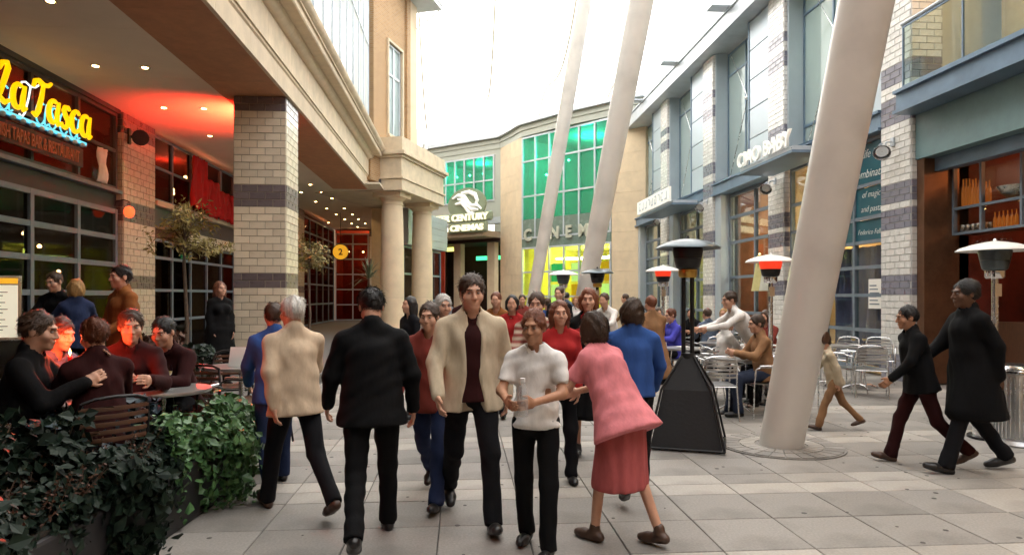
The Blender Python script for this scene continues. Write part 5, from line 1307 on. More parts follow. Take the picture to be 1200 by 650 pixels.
# blue-green climbing ivy behind
ic = thing('climbing_ivy', 'blue green ivy bush standing taller behind the planter end', 'ivy', (-2.72, 5.55, .12))
MB().tube([(0, 0, 0), (.03, .02, .4), (-.02, 0, .85)], .012, 6).tube([(.06, 0, 0), (.12, .03, .5), (.1, 0, .9)], .01, 6).build('stem', 'bark', ic)
def bush(rx, ry, z0, z1):
    def f(rg):
        z = z0+(z1-z0)*rg.rand(); a = rg.rand()*6.283; q = (.55+.5*rg.rand())*(1-.25*abs((z-z0)/(z1-z0)-.4)+.18*math.sin(z*13+a*2)); return np.array((rx*q*math.cos(a), ry*q*math.sin(a), z)), (math.cos(a), math.sin(a), .4)
    return f
V, Fc = leafset(1500, bush(.24, .3, .15, .92), .032, IVY, 9); place('leaf_mass', mesh_of(V, Fc, 'leaf_mass', 'leaf_blue'), ic)['kind'] = 'stuff'
# heather clumps
def heather(y, x, m, n, lab, hgt=.2, rad=.18):
    t = thing('heather', lab, 'heather', (-2.3+x, 4.1+y, .42), 0, 'heather in the planter')
    rg = np.random.RandomState(int(abs(y)*100)+n); st = MB(); V = []; Fc = []
    for i in range(n):
        a = rg.rand()*6.283; r0 = rad*math.sqrt(rg.rand()); b = np.array((r0*math.cos(a), r0*math.sin(a)*1.25, 0)); d = np.array((b[0]*.9+.04*rg.normal(), b[1]*.9+.04*rg.normal(), hgt*(.7+.5*rg.rand())))
        st.tube([b, b+d*.5, b+d], [.003, .0025, .0015], 3, caps=False)
        for q in range(16):
            t_ = .3+.7*q/15; p = b+d*t_; u = rg.normal(size=3); u /= np.linalg.norm(u); w = np.cross(u, rg.normal(size=3)); w /= np.linalg.norm(w); s = .012; o = len(V)
            V += [p, p+u*s+w*s*.5, p+u*s*2, p+u*s-w*s*.5]; Fc.append((o, o+1, o+2, o+3))
    st.build('stem', 'bark', t); place('bloom', mesh_of(V, Fc, 'bloom', m), t)['kind'] = 'stuff'
heather(1.72, -.02, 'heather_red', 130, 'bright red heather clump at the end of the planter above the green ivy', .26, .2)
heather(1.25, -.05, 'heather_red', 110, 'red heather clump next to the bright one at the planter end', .24, .2)
heather(.7, -.05, 'heather_rust', 90, 'rusty heather clump in the middle of the planter, farther one', .26, .2)
heather(.2, 0, 'heather_rust', 90, 'rusty heather clump in the middle of the planter, nearer one', .24, .2)
heather(-.35, .02, 'heather_rust', 90, 'rusty heather clump nearest the bottom left corner', .24, .2)
heather(-.9, .0, 'heather_rust', 90, 'rusty heather clump cut by the bottom edge at the left', .24, .2)
def planter_shrub(x, y, h, n, lab, sd_, m='leaf_ivy_shaded'):
    t = thing('planter_shrub', lab, 'shrub', (-2.3+x, 4.1+y, .42), 0, 'dark shrubs in the planter'); rg = np.random.RandomState(sd_); st = MB(); tips = []
    for i in range(14):
        a = rg.rand()*6.283; d = np.array((.16*math.cos(a), .3*math.sin(a), h*(.7+.4*rg.rand()))); b = np.array((.05*math.cos(a), .08*math.sin(a), 0))
        st.tube([b, b+d*.5+.02*rg.normal(size=3), b+d], [.007, .005, .002], 5); tips += [(b+d*q, d) for q in (.35, .5, .65, .8, .92, 1.0)]
    st.build('stem', 'bark', t)
    def sm(r2):
        c, d = tips[r2.randint(len(tips))]; return c+.05*r2.normal(size=3), d/np.linalg.norm(d)+r2.normal(size=3)*.6
    V, Fc = leafset(n, sm, .034, IVY, sd_+1); place('leaf_mass', mesh_of(V, Fc, 'leaf_mass', m), t)['kind'] = 'stuff'
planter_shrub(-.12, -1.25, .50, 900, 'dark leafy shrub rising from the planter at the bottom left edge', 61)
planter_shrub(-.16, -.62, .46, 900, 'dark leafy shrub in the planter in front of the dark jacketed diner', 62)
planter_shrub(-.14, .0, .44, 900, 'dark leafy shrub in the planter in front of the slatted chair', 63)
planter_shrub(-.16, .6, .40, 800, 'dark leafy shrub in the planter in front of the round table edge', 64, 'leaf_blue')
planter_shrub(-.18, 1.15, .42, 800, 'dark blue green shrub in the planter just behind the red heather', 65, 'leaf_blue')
# twiggy shrub between terrace tables and planter
def olive(px, z, h, crown, n, lab, m='leaf_olive_lit', z0=.14, seed=1):
    p = PX(px, z); t = thing('olive_tree', lab, 'tree', (p[0], p[1], z0)); rg = np.random.RandomState(seed)
    MB().lathe([(.24, 0), (.3, .42), (.31, .45), (.27, .45), (.25, .40), (.01, .40)], n=24).build('pot', 'black_panel', t, smooth=40)
    cz = h-crown*.95; tr = MB().tube([(0, 0, .35), (.03, .02, .9), (-.02, .0, cz-.5), (.0, .0, cz)], [.045, .036, .03, .024], 8).build('trunk', 'bark', t, smooth=60)
    lm = MB(); tips = []
    for i in range(16):
        a = i*2.4+rg.rand(); el = .15+1.2*rg.rand(); L = crown*(.6+.5*rg.rand()); d = np.array((math.cos(a)*math.cos(el), math.sin(a)*math.cos(el), math.sin(el)*.9-.15)); b0 = np.array((0, 0, cz-.35+.4*rg.rand())); mid = b0+d*L*.5+np.array((0, 0, .06)); e = b0+d*L
        lm.tube([b0, mid, e], [.014, .009, .004], 5); tips += [(b0+d*L*.35, d), (mid, d), (e, d), (e+.1*rg.normal(size=3), d), (mid+.12*rg.normal(size=3), d)]
        for q in range(4):
            b2 = b0+d*L*(.35+.15*q); d2 = d+.8*rg.normal(size=3); d2 /= np.linalg.norm(d2); e2 = b2+d2*L*.35; lm.tube([b2, e2], [.005, .002], 4); tips += [(e2, d2), (b2+(e2-b2)*.6, d2)]
    lm.build('limb', 'bark', t, smooth=60)
    def sm(rg2):
        c, d = tips[rg2.randint(len(tips))]; return c+.055*crown*rg2.normal(size=3)*1.2, d+np.array((0, 0, .5))
    V, Fc = leafset(n, sm, .062, OLV, seed+3); place('crown', mesh_of(V, Fc, 'crown', m), t)['kind'] = 'stuff'
    return t
olive(217, 12.6, 3.35, .82, 1500, 'small potted olive tree with golden lit leaves before the tiled wall pier', seed=2)
olive(362, 19.5, 3.3, .8, 1500, 'small potted olive tree with golden leaves just right of the tiled pillar', seed=5)
# spiky palm under the far arcade
p = PX(432, 25); pm = thing('potted_palm', 'potted palm with spiky grey green fronds before the far arcade windows', 'palm', (p[0], p[1], .14)); rg = np.random.RandomState(4)
MB().lathe([(.2, 0), (.26, .4), (.24, .4), (.02, .36)], n=20).build('pot', 'black_panel', pm, smooth=40); MB().tube([(0, 0, .3), (.04, 0, 1.2), (0, 0, 2.1)], [.06, .05, .045], 8).build('trunk', 'bark', pm, smooth=60)
for k in range(34):
    a = k*2.4; el = -.5+1.9*rg.rand(); L = .75+.3*rg.rand(); d = np.array((math.cos(a)*math.cos(el), math.sin(a)*math.cos(el), math.sin(el))); b = np.array((0, 0, 2.1)); s = np.cross(d, (0, 0, 1.)); s /= np.linalg.norm(s)+1e-6
    q = [b, b+d*L*.5+np.array((0, 0, .05)), b+d*L-np.array((0, 0, .12*L))]; w = [.012, .028, .003]
    V = [p_+s*w_*e for p_, w_ in zip(q, w) for e in (1, -1)]
    place('frond', mesh_of(V, [(0, 1, 3, 2), (2, 3, 5, 4)], 'frond', 'leaf_palm'), pm)
# small fern-like plants in pots along the shopfront, behind the diners
def shrub(px, z, lab, h=.8, m='leaf_ivy_shaded', n=700, r=.3):
    p = PX(px, z); t = thing('potted_shrub', lab, 'shrub', (p[0], p[1], .14))
    MB().lathe([(.2, 0), (.26, .35), (.24, .35), (.02, .32)], n=20).build('pot', 'black_panel', t, smooth=40); MB().tube([(0, 0, .3), (0, 0, h*.7)], .015, 6).build('stem', 'bark', t)
    V, Fc = leafset(n, bush(r, r, .35, h), .04, IVY, int(px)); place('leaf_mass', mesh_of(V, Fc, 'leaf_mass', m), t)['kind'] = 'stuff'
shrub(190, 9.8, 'dark shrub with rusty tips behind the orange brown jacket', .95, 'heather_rust', 900, .34); shrub(228, 9.2, 'low dark shrub left of the tiled pillar', .8)

# ================================================================== patio heaters
def heater(px, z, lab, body='steel', canopy='canopy_white', burner='heater_red', tent=False, r=.36, H=2.22):
    p = PX(px, z); t = thing('patio_heater', lab, 'patio heater', (p[0], p[1], 0), 0, 'mushroom patio heaters')
    bm_ = 'alu' if body == 'steel' else 'black_metal'
    MB().lathe([(.03, H), (.10, H-.01), (.22, H-.035), (r*.9, H-.075), (r, H-.10), (r+.004, H-.112), (r-.01, H-.105), (r*.8, H-.075), (.08, H-.03), (.01, H-.02)], n=40).build('canopy', canopy, t, smooth=50)
    MB().lathe([(.015, H-.01), (.02, H+.01), (.01, H+.03)], n=10).build('finial', bm_, t)
    hd = MB().lathe([(.10, H-.33), (.125, H-.31), (.145, H-.22), (.14, H-.215), (.02, H-.215)], n=28).build('burner', 'black_metal' if burner == 'heater_red' else burner, t, smooth=50)
    MB().lathe([(.146, H-.214), (.165, H-.12), (.16, H-.10), (.02, H-.1)], n=28).build('burner_screen', burner, t, smooth=50)
    MB().lathe([(.085, H-.42), (.10, H-.40), (.10, H-.335)], n=20).build('burner_neck', 'chrome' if body == 'steel' else 'brass', t, smooth=50)
    if not tent:
        MB().tube([(0, 0, .75), (0, 0, H-.4)], .035, 12).build('pole', bm_, t, smooth=60)
        MB().lathe([(.22, .03), (.22, .70), (.18, .76), (.04, .78)], n=28).build('gas_housing', bm_, t, smooth=40); MB().lathe([(.27, 0), (.27, .025), (.22, .03)], n=28).build('foot', 'black_metal', t, smooth=40)
        MB().box(-.04, .04, -.05, -.03, H-.62, H-.48).build('control_box', 'chrome', t)
    else:
        for s in (-.045, .045): MB().tube([(s, 0, .86), (s, 0, H-.4)], .024, 10).build('pole', bm_, t, smooth=60)
        MB().lathe([(.075, .93), (.08, .95), (.07, .99)], n=16).build('collar', bm_, t, smooth=40)
        # black four sided skirt on a tube frame
        top = [(-.06, -.06, .96), (.06, -.06, .96), (.06, .06, .96), (-.06, .06, .96)]; mid = [(-.24, -.24, .62), (.24, -.24, .62), (.24, .24, .62), (-.24, .24, .62)]; bot = [(-.36, -.36, .03), (.36, -.36, .03), (.36, .36, .03), (-.36, .36, .03)]
        MB().add(top+mid+bot, [(i, (i+1) % 4, 4+(i+1) % 4, 4+i) for i in range(4)]+[(4+i, 4+(i+1) % 4, 8+(i+1) % 4, 8+i) for i in range(4)]+[(0, 3, 2, 1), (8, 9, 10, 11)]).build('skirt', 'black_cloth', t)
        for i in range(4):
            o = 1.06; MB().tube([tuple(np.array(q)*np.array((o, o, 1))) for q in (top[i], mid[i], bot[i])], .013, 8).build('frame_leg', 'black_metal', t, smooth=60)
        for i in range(4): MB().tube([tuple(np.array(q)*np.array((1.06, 1.06, 1))) for q in (bot[i], bot[(i+1) % 4])], .012, 8).build('base_rail', 'black_metal', t, smooth=60)
        MB().box(-.04, .04, -.235, -.225, .68, .76).build('badge', 'alu', t, rot=(R(-16), 0, 0), loc=(0, .18, .08))
        t.rotation_euler = (0, 0, R(-22))
    return t
mat('brass', (.55, .33, .08), .3, metal=1); mat('smoked_steel', (.10, .12, .13), .3, metal=.8, var=.2)
heater(806, 7.35, 'tall dark patio heater with black skirted base in the right foreground', 'black', 'smoked_steel', 'black_metal', True, .34)
heater(903, 10.2, 'patio heater with pale dome and glowing red burner left of the foreground mast')
heater(1166, 7.7, 'patio heater with wide pale dome at the right edge by the steel bin', r=.38, burner='smoked_steel')
heater(777, 14, 'pale domed patio heater with red burner before the second far shop')
heater(660, 16.4, 'pale domed patio heater in the distance between the masts', burner='smoked_steel')
heater(700, 15.2, 'dark domed patio heater in the distance at the middle mast', 'black', 'smoked_steel', 'black_metal')
# ================================================================== steel bin
p = PX(1192, 7.45); bn = thing('litter_bin', 'ribbed steel litter bin at the right edge', 'bin', (p[0], p[1], 0))
MB().lathe([(.30, 0), (.31, .02), (.29, .06), (.235, .07), (.235, .76), (.23, .77)], n=40).build('body', 'alu_brushed', bn, smooth=40)
rib = MB().box(-.006, .006, -.012, .004, .08, .75).mesh('rib', [M['alu']])
for k in range(40):
    a = 2*math.pi*k/40; place('rib', rib, bn, (.238*math.cos(a), .238*math.sin(a), 0), rot=a+math.pi/2)
MB().lathe([(.245, .765), (.265, .78), (.262, .80), (.20, .85), (.15, .86), (.15, .83)], n=40).build('lid', 'chrome', bn, smooth=40)
MB().lathe([(.02, .84), (.14, .84)], n=30, close=False).build('ash_tray', 'soil', bn)
# coats hanging inside the shop window
for k, (yy, m_) in enumerate(((18.7, 'c_cream0'), (18.2, 'c_cream1'))):
    if m_ not in M: mat(m_, [(.55, .50, .22), (.5, .5, .42)][k], .85, var=.15, bump=.3, bscale=8)
    mb = MB(); nx_ = 20; nz_ = 10
    mb.add([((.05+.16*j/(nz_-1)+.02*math.sin(3*i))*math.cos(2*math.pi*i/nx_), (.05+.22*j/(nz_-1)+.03*math.sin(2.2*i+.4*j))*math.sin(2*math.pi*i/nx_), -1.0*j/(nz_-1)) for j in range(nz_) for i in range(nx_)], [(j*nx_+i, j*nx_+(i+1) % nx_, (j+1)*nx_+(i+1) % nx_, (j+1)*nx_+i) for j in range(nz_-1) for i in range(nx_)]+[tuple(range(nx_))])
    o = mb.build('hanging_apron', m_, None, smooth=180, loc=(RX+.12, yy, 2.75)); tag(o, ['pale yellow apron hanging at the shop window behind the waiter', 'cream apron hanging beside the yellow one at the shop window'][k], 'apron')
# ================================================================== people
cl = cloth
cl('c_black', (.005, .005, .0055)); cl('c_dark', (.009, .009, .011)); cl('c_navy', (.018, .028, .07)); cl('c_beige', (.50, .42, .30)); cl('c_cream', (.52, .40, .28)); cl('c_white', (.74, .72, .69))
cl('c_pink', (.62, .20, .22)); cl('c_rose', (.42, .10, .10)); cl('c_blue', (.03, .08, .26)); cl('c_purple', (.06, .06, .38)); cl('c_red', (.34, .02, .02)); cl('c_brown', (.22, .08, .022)); cl('c_tan', (.26, .14, .07))
cl('c_jeans', (.03, .04, .07)); cl('c_grey', (.20, .20, .21)); cl('c_palegrey', (.46, .44, .42)); cl('c_maroon', (.028, .006, .006)); cl('c_redbrown', (.20, .04, .03)); cl('c_slate', (.10, .13, .18))
P = person
def put(label, px, z, yaw, **kw):
    loc = PX(px, z); return P(label, loc, facing(loc, yaw), **kw)
G = 'people walking through the street'
put('person in black jacket and trousers walking away, seen from behind in the foreground', 436, 4.45, 178, H=1.70, girth=1.22, pose=dict(WALK2, head=(0, 26), arms=((6, 16, 26, -6), (-4, 16, 22, -4))), hair=('short', 'hair_black'), top=('jacket', 'c_black'), bottom=('trousers', 'c_black'), tier=0, seed=1, group=G)
put('white haired person in cream jacket and dark trousers walking away beside the ivy planter', 346, 5.05, 160, H=1.65, girth=1.12, pose=dict(WALK, head=(14, 4)), hair=('short', 'hair_white'), top=('jacket', 'c_cream'), bottom=('trousers', 'c_dark'), shoes='shoe_brown', tier=0, seed=2, group=G, shirt=None)
put('person in blue jacket half hidden behind the white haired walker', 322, 5.7, 170, H=1.58, pose=WALK2, hair=('short', 'hair_brown'), top=('jacket', 'c_blue'), bottom=('trousers', 'c_navy'), tier=1, seed=33, group=G)
put('person in open beige jacket over dark shirt striding towards the camera', 552, 4.85, -6, H=1.79, girth=1.16, pose=dict(legs=((20, 6), (-14, 30)), arms=((-14, 14, 22, 0), (14, 14, 20, 2)), lean=3, head=(4, 4)), hair=('short', 'hair_brown'), skin='skin_fair', top=('jacket', 'c_beige'), bottom=('trousers', 'c_dark'), shirt='c_maroon', tier=0, seed=3, group=G)
r_, J_, D_ = put('young person in white short sleeved shirt and black trousers holding a bottle', 628, 4.3, 18, H=1.52, pose=dict(legs=((8, 4), (-6, 10)), arms=((18, 12, 62, 34), (22, 10, 58, 30)), lean=2, head=(0, 6)), hair=('short', 'hair_red'), skin='skin_tan', top=('tee', 'c_white'), bottom=('trousers', 'c_black'), tier=0, seed=4, group=G)
put('person in loose pink top and rose skirt bending forward in the foreground', 728, 4.45, 128, H=1.56, female=True, girth=1.2, pose=dict(legs=((14, 8), (-10, 14)), arms=((26, 12, 50, 20), (22, 12, 50, 20)), lean=26, head=(0, 0)), hair=('bob', 'hair_brown'), top=('blouse', 'c_pink'), bottom=('skirt', 'c_rose'), shoes='shoe_brown', tier=0, seed=6, group=G)
put('dark haired person in blue shirt seen from behind next to the black patio heater', 742, 5.5, 172, H=1.62, girth=1.12, pose=dict(WALK2, arms=((12, 14, 24, 6), (8, 14, 24, 6))), hair=('bob', 'hair_brown'), top=('shirt', 'c_blue'), bottom=('trousers', 'c_dark'), tier=0, seed=7, group=G)
put('person in black jacket with red brown hair facing the camera before the farther heaters', 690, 6.8, 4, H=1.68, female=True, pose=STAND, hair=('bob', 'hair_red'), top=('jacket', 'c_black'), bottom=('skirt', 'c_black'), shirt='c_red', tier=1, seed=8, group=G)
put('person in beige jumper with dull red stripes walking towards the camera in mid crowd', 630, 6.7, 8, H=1.69, pose=WALK, hair=('short', 'hair_brown'), top=('jumper', 'c_stripe'), bottom=('trousers', 'c_maroon'), tier=1, seed=9, group=G)
put('person in red jacket just behind the one holding a bottle', 655, 5.9, -10, H=1.56, female=True, pose=STAND, hair=('long', 'hair_red'), top=('jacket', 'c_red'), bottom=('trousers', 'c_dark'), tier=1, seed=10, group=G)
put('person in pale grey jacket behind the left shoulder of the beige jacket', 517, 6.9, -20, H=1.66, pose=WALK2, hair=('short', 'hair_grey'), top=('jacket', 'c_palegrey'), bottom=('trousers', 'c_navy'), tier=1, seed=11, group=G)
put('person in red brown jacket squeezed between the black and the beige walkers', 505, 5.35, 15, H=1.60, pose=WALK, hair=('short', 'hair_brown'), top=('jacket', 'c_redbrown'), bottom=('trousers', 'c_navy'), tier=1, seed=12, group=G)
put('dark haired person in dark jacket beside the nearer stone column', 482, 9.0, 60, H=1.60, pose=STAND, hair=('long', 'hair_black'), top=('jacket', 'c_dark'), bottom=('trousers', 'c_dark'), tier=2, seed=13, group=G)
put('dark haired person in red top in the middle distance left of centre', 600, 9.2, 0, H=1.66, female=True, pose=WALK2, hair=('bob', 'hair_black'), top=('jumper', 'c_red'), bottom=('trousers', 'c_dark'), tier=2, seed=14, group=G)
put('person in orange brown jacket just left of the dark haired one in red', 582, 10.2, 10, H=1.72, pose=WALK, hair=('short', 'hair_red'), top=('jacket', 'c_brown'), bottom=('trousers', 'c_dark'), tier=2, seed=15, group=G)
put('person in dark suit facing the camera under the pale far heater', 656, 12.2, 20, H=1.77, pose=STAND, hair=('short', 'hair_brown'), top=('jacket', 'c_dark'), bottom=('trousers', 'c_dark'), shirt='c_slate', tier=2, seed=16, group=G)
put('person in bright blue top seen from behind in the far crowd', 641, 13.5, 190, H=1.62, pose=WALK, hair=('short', 'hair_brown'), top=('jumper', 'c_blue'), bottom=('trousers', 'c_jeans'), tier=2, seed=17, group=G)
put('person in white shirt leaning forward before the cinema glass', 716, 11.8, 30, H=1.70, pose=dict(STAND, lean=22, arms=((40, 10, 40, 20), (40, 10, 40, 20))), hair=('short', 'hair_brown'), top=('shirt', 'c_white'), bottom=('trousers', 'c_dark'), tier=2, seed=18, group=G)
put('person in maroon coat far back before the dark cinema doors', 545, 12.5, 5, H=1.74, pose=WALK, hair=('short', 'hair_black'), top=('coat', 'c_maroon'), bottom=('trousers', 'c_dark'), tier=2, seed=19, group=G)
put('person in grey jacket far back at the foot of the second stone column', 520, 14.5, 170, H=1.7, pose=WALK2, hair=('short', 'hair_brown'), top=('jacket', 'c_grey'), bottom=('trousers', 'c_jeans'), tier=2, seed=20, group=G)
put('person in red jumper far back left of the thinnest mast', 612, 15, 0, H=1.68, pose=WALK2, hair=('short', 'hair_brown'), top=('jumper', 'c_redbrown'), bottom=('trousers', 'c_jeans'), tier=2, seed=21, group=G)
put('person in tan coat behind the shoulder of the blue shirt', 765, 9.5, 150, H=1.66, pose=WALK, hair=('short', 'hair_red'), top=('coat', 'c_tan'), bottom=('trousers', 'c_dark'), tier=2, seed=22, group=G)
put('person in white blouse far back between the two nearer masts', 676, 16, 10, H=1.66, pose=WALK, female=True, hair=('bob', 'hair_blond'), top=('shirt', 'c_white'), bottom=('trousers', 'c_jeans'), tier=2, seed=23, group=G)
put('person in slate jacket far back in front of the cinema foyer', 664, 20, 185, H=1.75, pose=WALK2, hair=('short', 'hair_black'), top=('jacket', 'c_slate'), bottom=('trousers', 'c_dark'), tier=2, seed=24, group=G)
put('person in brown jacket far back at the right sandstone pier', 735, 18, 100, H=1.72, pose=WALK, hair=('short', 'hair_brown'), top=('jacket', 'c_tan'), bottom=('trousers', 'c_jeans'), tier=2, seed=25, group=G)
# right foreground
put('person in long black coat and dark trousers walking left past the steel bin', 1140, 6.25, 62, H=1.80, girth=1.25, pose=dict(WALK, legs=((22, 6), (-12, 24))), hair=('short', 'hair_black'), skin='skin_dark', top=('coat', 'c_black'), bottom=('trousers', 'c_dark'), tier=0, seed=26, group=G)
put('shorter person in black jacket and maroon trousers just ahead of the long coat', 1078, 6.5, 68, H=1.55, girth=1.15, pose=dict(WALK2, lean=10), hair=('short', 'hair_black'), skin='skin_tan', top=('jacket', 'c_black'), bottom=('trousers', 'c_maroon'), shoes='shoe_brown', tier=0, seed=27, group=G)
put('child in pale beige clothes running behind the foreground mast', 978, 8.2, 78, H=1.18, pose=dict(WALK, lean=14), hair=('short', 'hair_brown'), top=('jacket', 'c_beige'), bottom=('trousers', 'c_tan'), shoes='shoe_brown', tier=1, seed=28, group=G)
# left terrace, standing
put('person in orange brown jacket standing sideways by the tiled wall pier', 146, 7.6, 66, H=1.80, girth=1.2, z0=.14, pose=dict(STAND, head=(0, 3), arms=((12, 10, 50, 10), (10, 10, 40, 8))), hair=('short', 'hair_black'), top=('jacket', 'c_brown'), bottom=('trousers', 'c_dark'), tier=0, seed=29, group='people on the restaurant terrace')
put('taller of the embracing couple in dark jackets before the shopfront, dark haired', 68, 9.0, 40, H=1.78, z0=.14, pose=dict(STAND, arms=((26, 16, 60, 40), (26, 16, 60, 40)), head=(0, 14)), hair=('short', 'hair_brown'), top=('jacket', 'c_black'), bottom=('trousers', 'c_dark'), tier=1, seed=30, group='people on the restaurant terrace')
put('blond one of the embracing couple in dark jackets before the shopfront', 90, 8.75, 165, H=1.68, z0=.14, female=True, pose=dict(STAND, arms=((30, 20, 50, 40), (30, 20, 50, 40))), hair=('bob', 'hair_blond'), top=('jacket', 'c_navy'), bottom=('trousers', 'c_dark'), tier=1, seed=31, group='people on the restaurant terrace')
put('red haired person in dark coat standing left of the white tiled pillar', 257, 11.2, -30, H=1.70, z0=.14, female=True, pose=STAND, hair=('long', 'hair_red'), top=('coat', 'c_black'), bottom=('trousers', 'c_dark'), tier=1, seed=32, group='people on the restaurant terrace')
# bottle in the young person's hand
w = (J_[0, 'wri']+J_[1, 'wri'])/2; w = J_[0, 'wri']+J_[0, 'fd']*.09
b_ = Matrix.Translation(r_.location) @ Matrix.Rotation(r_.rotation_euler.z, 4, 'Z')
bo = thing('water_bottle', 'clear plastic bottle held up by the young person in white', 'bottle', tuple(b_ @ Vector(w)-Vector((0, 0, .06))))
glass('plastic', (.9, .92, .92), veil=.25, veil_col=(.8, .8, .8))
MB().lathe([(.030, 0), (.032, .02), (.031, .13), (.028, .16), (.013, .19), (.013, .205)], n=16).build('bottle_body', 'plastic', bo, smooth=50)
MB().lathe([(.0155, .2), (.0155, .222)], n=14).build('cap', 'c_white', bo)
# ================================================================== cafe furniture
def make_chair(alu='alu', seatm='alu_brushed'):
    t = thing('cafe_chair', 'x', 'chair'); g = .011
    for s in (-1, 1):
        MB().tube([(s*.25, -.24, 0), (s*.255, -.23, .45), (s*.26, -.21, .64), (s*.265, -.14, .672), (s*.27, .08, .672), (s*.262, .2, .64)], g, 8).build('leg', alu, t, smooth=60)
        MB().tube([(s*.235, .27, 0), (s*.225, .2, .45), (s*.215, .25, .70), (s*.19, .285, .80)], g, 8).build('leg', alu, t, smooth=60)
    for s in (-1, 1): MB().tube([(s*.265, -.16, .684), (s*.272, .0, .686), (s*.27, .1, .684)], .015, 8, flat=1.3).build('arm_rest', 'alu', t, smooth=60)
    MB().tube([(-.19, .285, .80), (-.12, .305, .825), (0, .312, .832), (.12, .305, .825), (.19, .285, .80)], g, 8).build('top_rail', alu, t, smooth=60)
    for k in range(5):
        z = .56+.05*k; w = .205; y = .225+.2*(z-.5)
        MB().tube([(-w, y, z), (-w*.5, y+.035, z), (0, y+.045, z), (w*.5, y+.035, z), (w, y, z)], .016, 6, flat=.35).build('back_slat', seatm, t, smooth=60)
    for k in range(8):
        y = -.20+.055*k; MB().box(-.225, .225, y-.022, y+.022, .443-.004*math.sin(k*.45), .452-.004*math.sin(k*.45)).build('seat_slat', seatm, t)
    MB().tube([(-.24, -.23, .43), (.24, -.23, .43)], .01, 6).tube([(-.225, .2, .43), (.225, .2, .43)], .01, 6).build('stretcher', alu, t, smooth=60)
    return t
def make_table(r=.36, h=.73):
    t = thing('cafe_table', 'x', 'table')
    MB().lathe([(r-.02, h-.03), (r, h-.025), (r+.004, h-.012), (r, h), (.01, h+.001)], n=36).build('table_top', 'table_top', t, smooth=40)
    MB().tube([(0, 0, .05), (0, 0, h-.03)], .028, 12).build('pedestal', 'alu', t, smooth=60)
    for k in range(4):
        a = math.pi/4+k*math.pi/2; MB().tube([(0, 0, .07), (.2*math.cos(a), .2*math.sin(a), .05), (.3*math.cos(a), .3*math.sin(a), .012)], [.024, .018, .014], 8).build('leg', 'alu', t, smooth=60)
    return t
proto_c = make_chair(); proto_d = make_chair('black_metal', 'wood_dark'); proto_t = make_table(); used = {'c': 0, 't': 0, 'd': 0}
proto_cd = None
def chair(label, px, z, yaw, z0=0, group='silver chairs at the cafe tables', pos=None):
    kk, pr = ('d', proto_d) if 'terrace' in group else ('c', proto_c)
    o = pr if not used[kk] else copy_tree(pr); used[kk] = 1
    p = pos or PX(px, z); o.location = (p[0], p[1], z0); o.rotation_euler = (0, 0, facing(p, yaw)); o['label'] = label; o['group'] = group; return o
def table(label, px, z, z0=0, group='round metal cafe tables'):
    o = proto_t if not used['t'] else copy_tree(proto_t); used['t'] = 1
    p = PX(px, z); o.location = (p[0], p[1], z0); o.rotation_euler = (0, 0, random.random()*1.5); o['label'] = label; o['group'] = group; return o
wg_me = MB().lathe([(.034, 0), (.032, .004), (.006, .01), (.005, .08), (.02, .095), (.036, .12), (.04, .15), (.034, .19)], n=14, close=False).mesh('wine_glass', [M['glass_wine']], smooth=60)
mat('wine_white', (.75, .55, .2), .1)
def wine(label, px, z, zt):
    p = PX(px, z); t = thing('wine_glass', label, 'glass', (p[0], p[1], zt), 0, 'glasses on the tables'); place('goblet', wg_me, t)
    MB().lathe([(.015, .1), (.033, .12), (.037, .14), (.002, .1405)], n=12).build('wine', 'wine_white', t, smooth=40)
S_ = SIT
def seated(label, px, z, yaw, chair_label, z0=0, cgroup='silver chairs at the cafe tables', **kw):
    loc = PX(px, z); rz = facing(loc, yaw)
    person(label, loc, rz, z0=z0, pose=kw.pop('pose', S_), group=kw.pop('group', 'people seated at the cafe tables'), **kw)
    if chair_label:
        back = Vector((math.sin(rz)*-1*-.02, math.cos(rz)*.02, 0))
        chair(chair_label, 0, 0, 0, z0, cgroup, pos=(loc[0]+back.x, loc[1]+back.y)).rotation_euler = (0, 0, rz)
# right hand tables
table('round table with cups in front of the seated brown jacket, left of the mast', 862, 9.7)
seated('person in brown jacket and jeans seated facing left at the table beside the mast', 896, 9.2, 66, 'silver chair under the person in the brown jacket', H=1.74, hair=('short', 'hair_brown'), top=('jacket', 'c_tan'), bottom=('trousers', 'c_jeans'), tier=1, seed=41)
seated('person in white top seated with back half turned, beside the bending waiter', 846, 10.4, -120, 'silver chair under the person in the white top', H=1.66, hair=('short', 'hair_red'), top=('shirt', 'c_white'), bottom=('trousers', 'c_dark'), tier=1, seed=42)
chair('empty silver chair with its back to the camera, nearest the black heater', 838, 9.0, 165)
chair('empty silver chair behind the heater pole, farther left', 822, 10.6, 120)
table('round table in front of the tall dark patio heater pole', 800, 11.6)
seated('person in purple blue jacket seated in profile left of the heater pole', 792, 12.6, 60, 'silver chair under the purple blue jacket', H=1.78, hair=('short', 'hair_red'), top=('jacket', 'c_purple'), bottom=('trousers', 'c_dark'), tier=1, seed=43)
seated('person in slate jacket seated with back turned beyond the heater pole', 832, 13.4, 150, 'silver chair under the slate jacket', H=1.76, hair=('short', 'hair_brown'), top=('jacket', 'c_slate'), bottom=('trousers', 'c_dark'), tier=2, seed=44)
seated('person with blond hair seated just left of the bending waiter', 852, 14.2, 30, 'silver chair under the blond person by the waiter', H=1.76, hair=('bob', 'hair_blond'), top=('jumper', 'c_grey'), bottom=('trousers', 'c_dark'), tier=2, seed=45)
seated('person in dark jacket seated at the far table, framed by the heater poles', 812, 14.8, 20, 'silver chair at the far table between the heater poles', H=1.74, hair=('short', 'hair_black'), top=('jacket', 'c_dark'), bottom=('trousers', 'c_dark'), tier=2, seed=47)
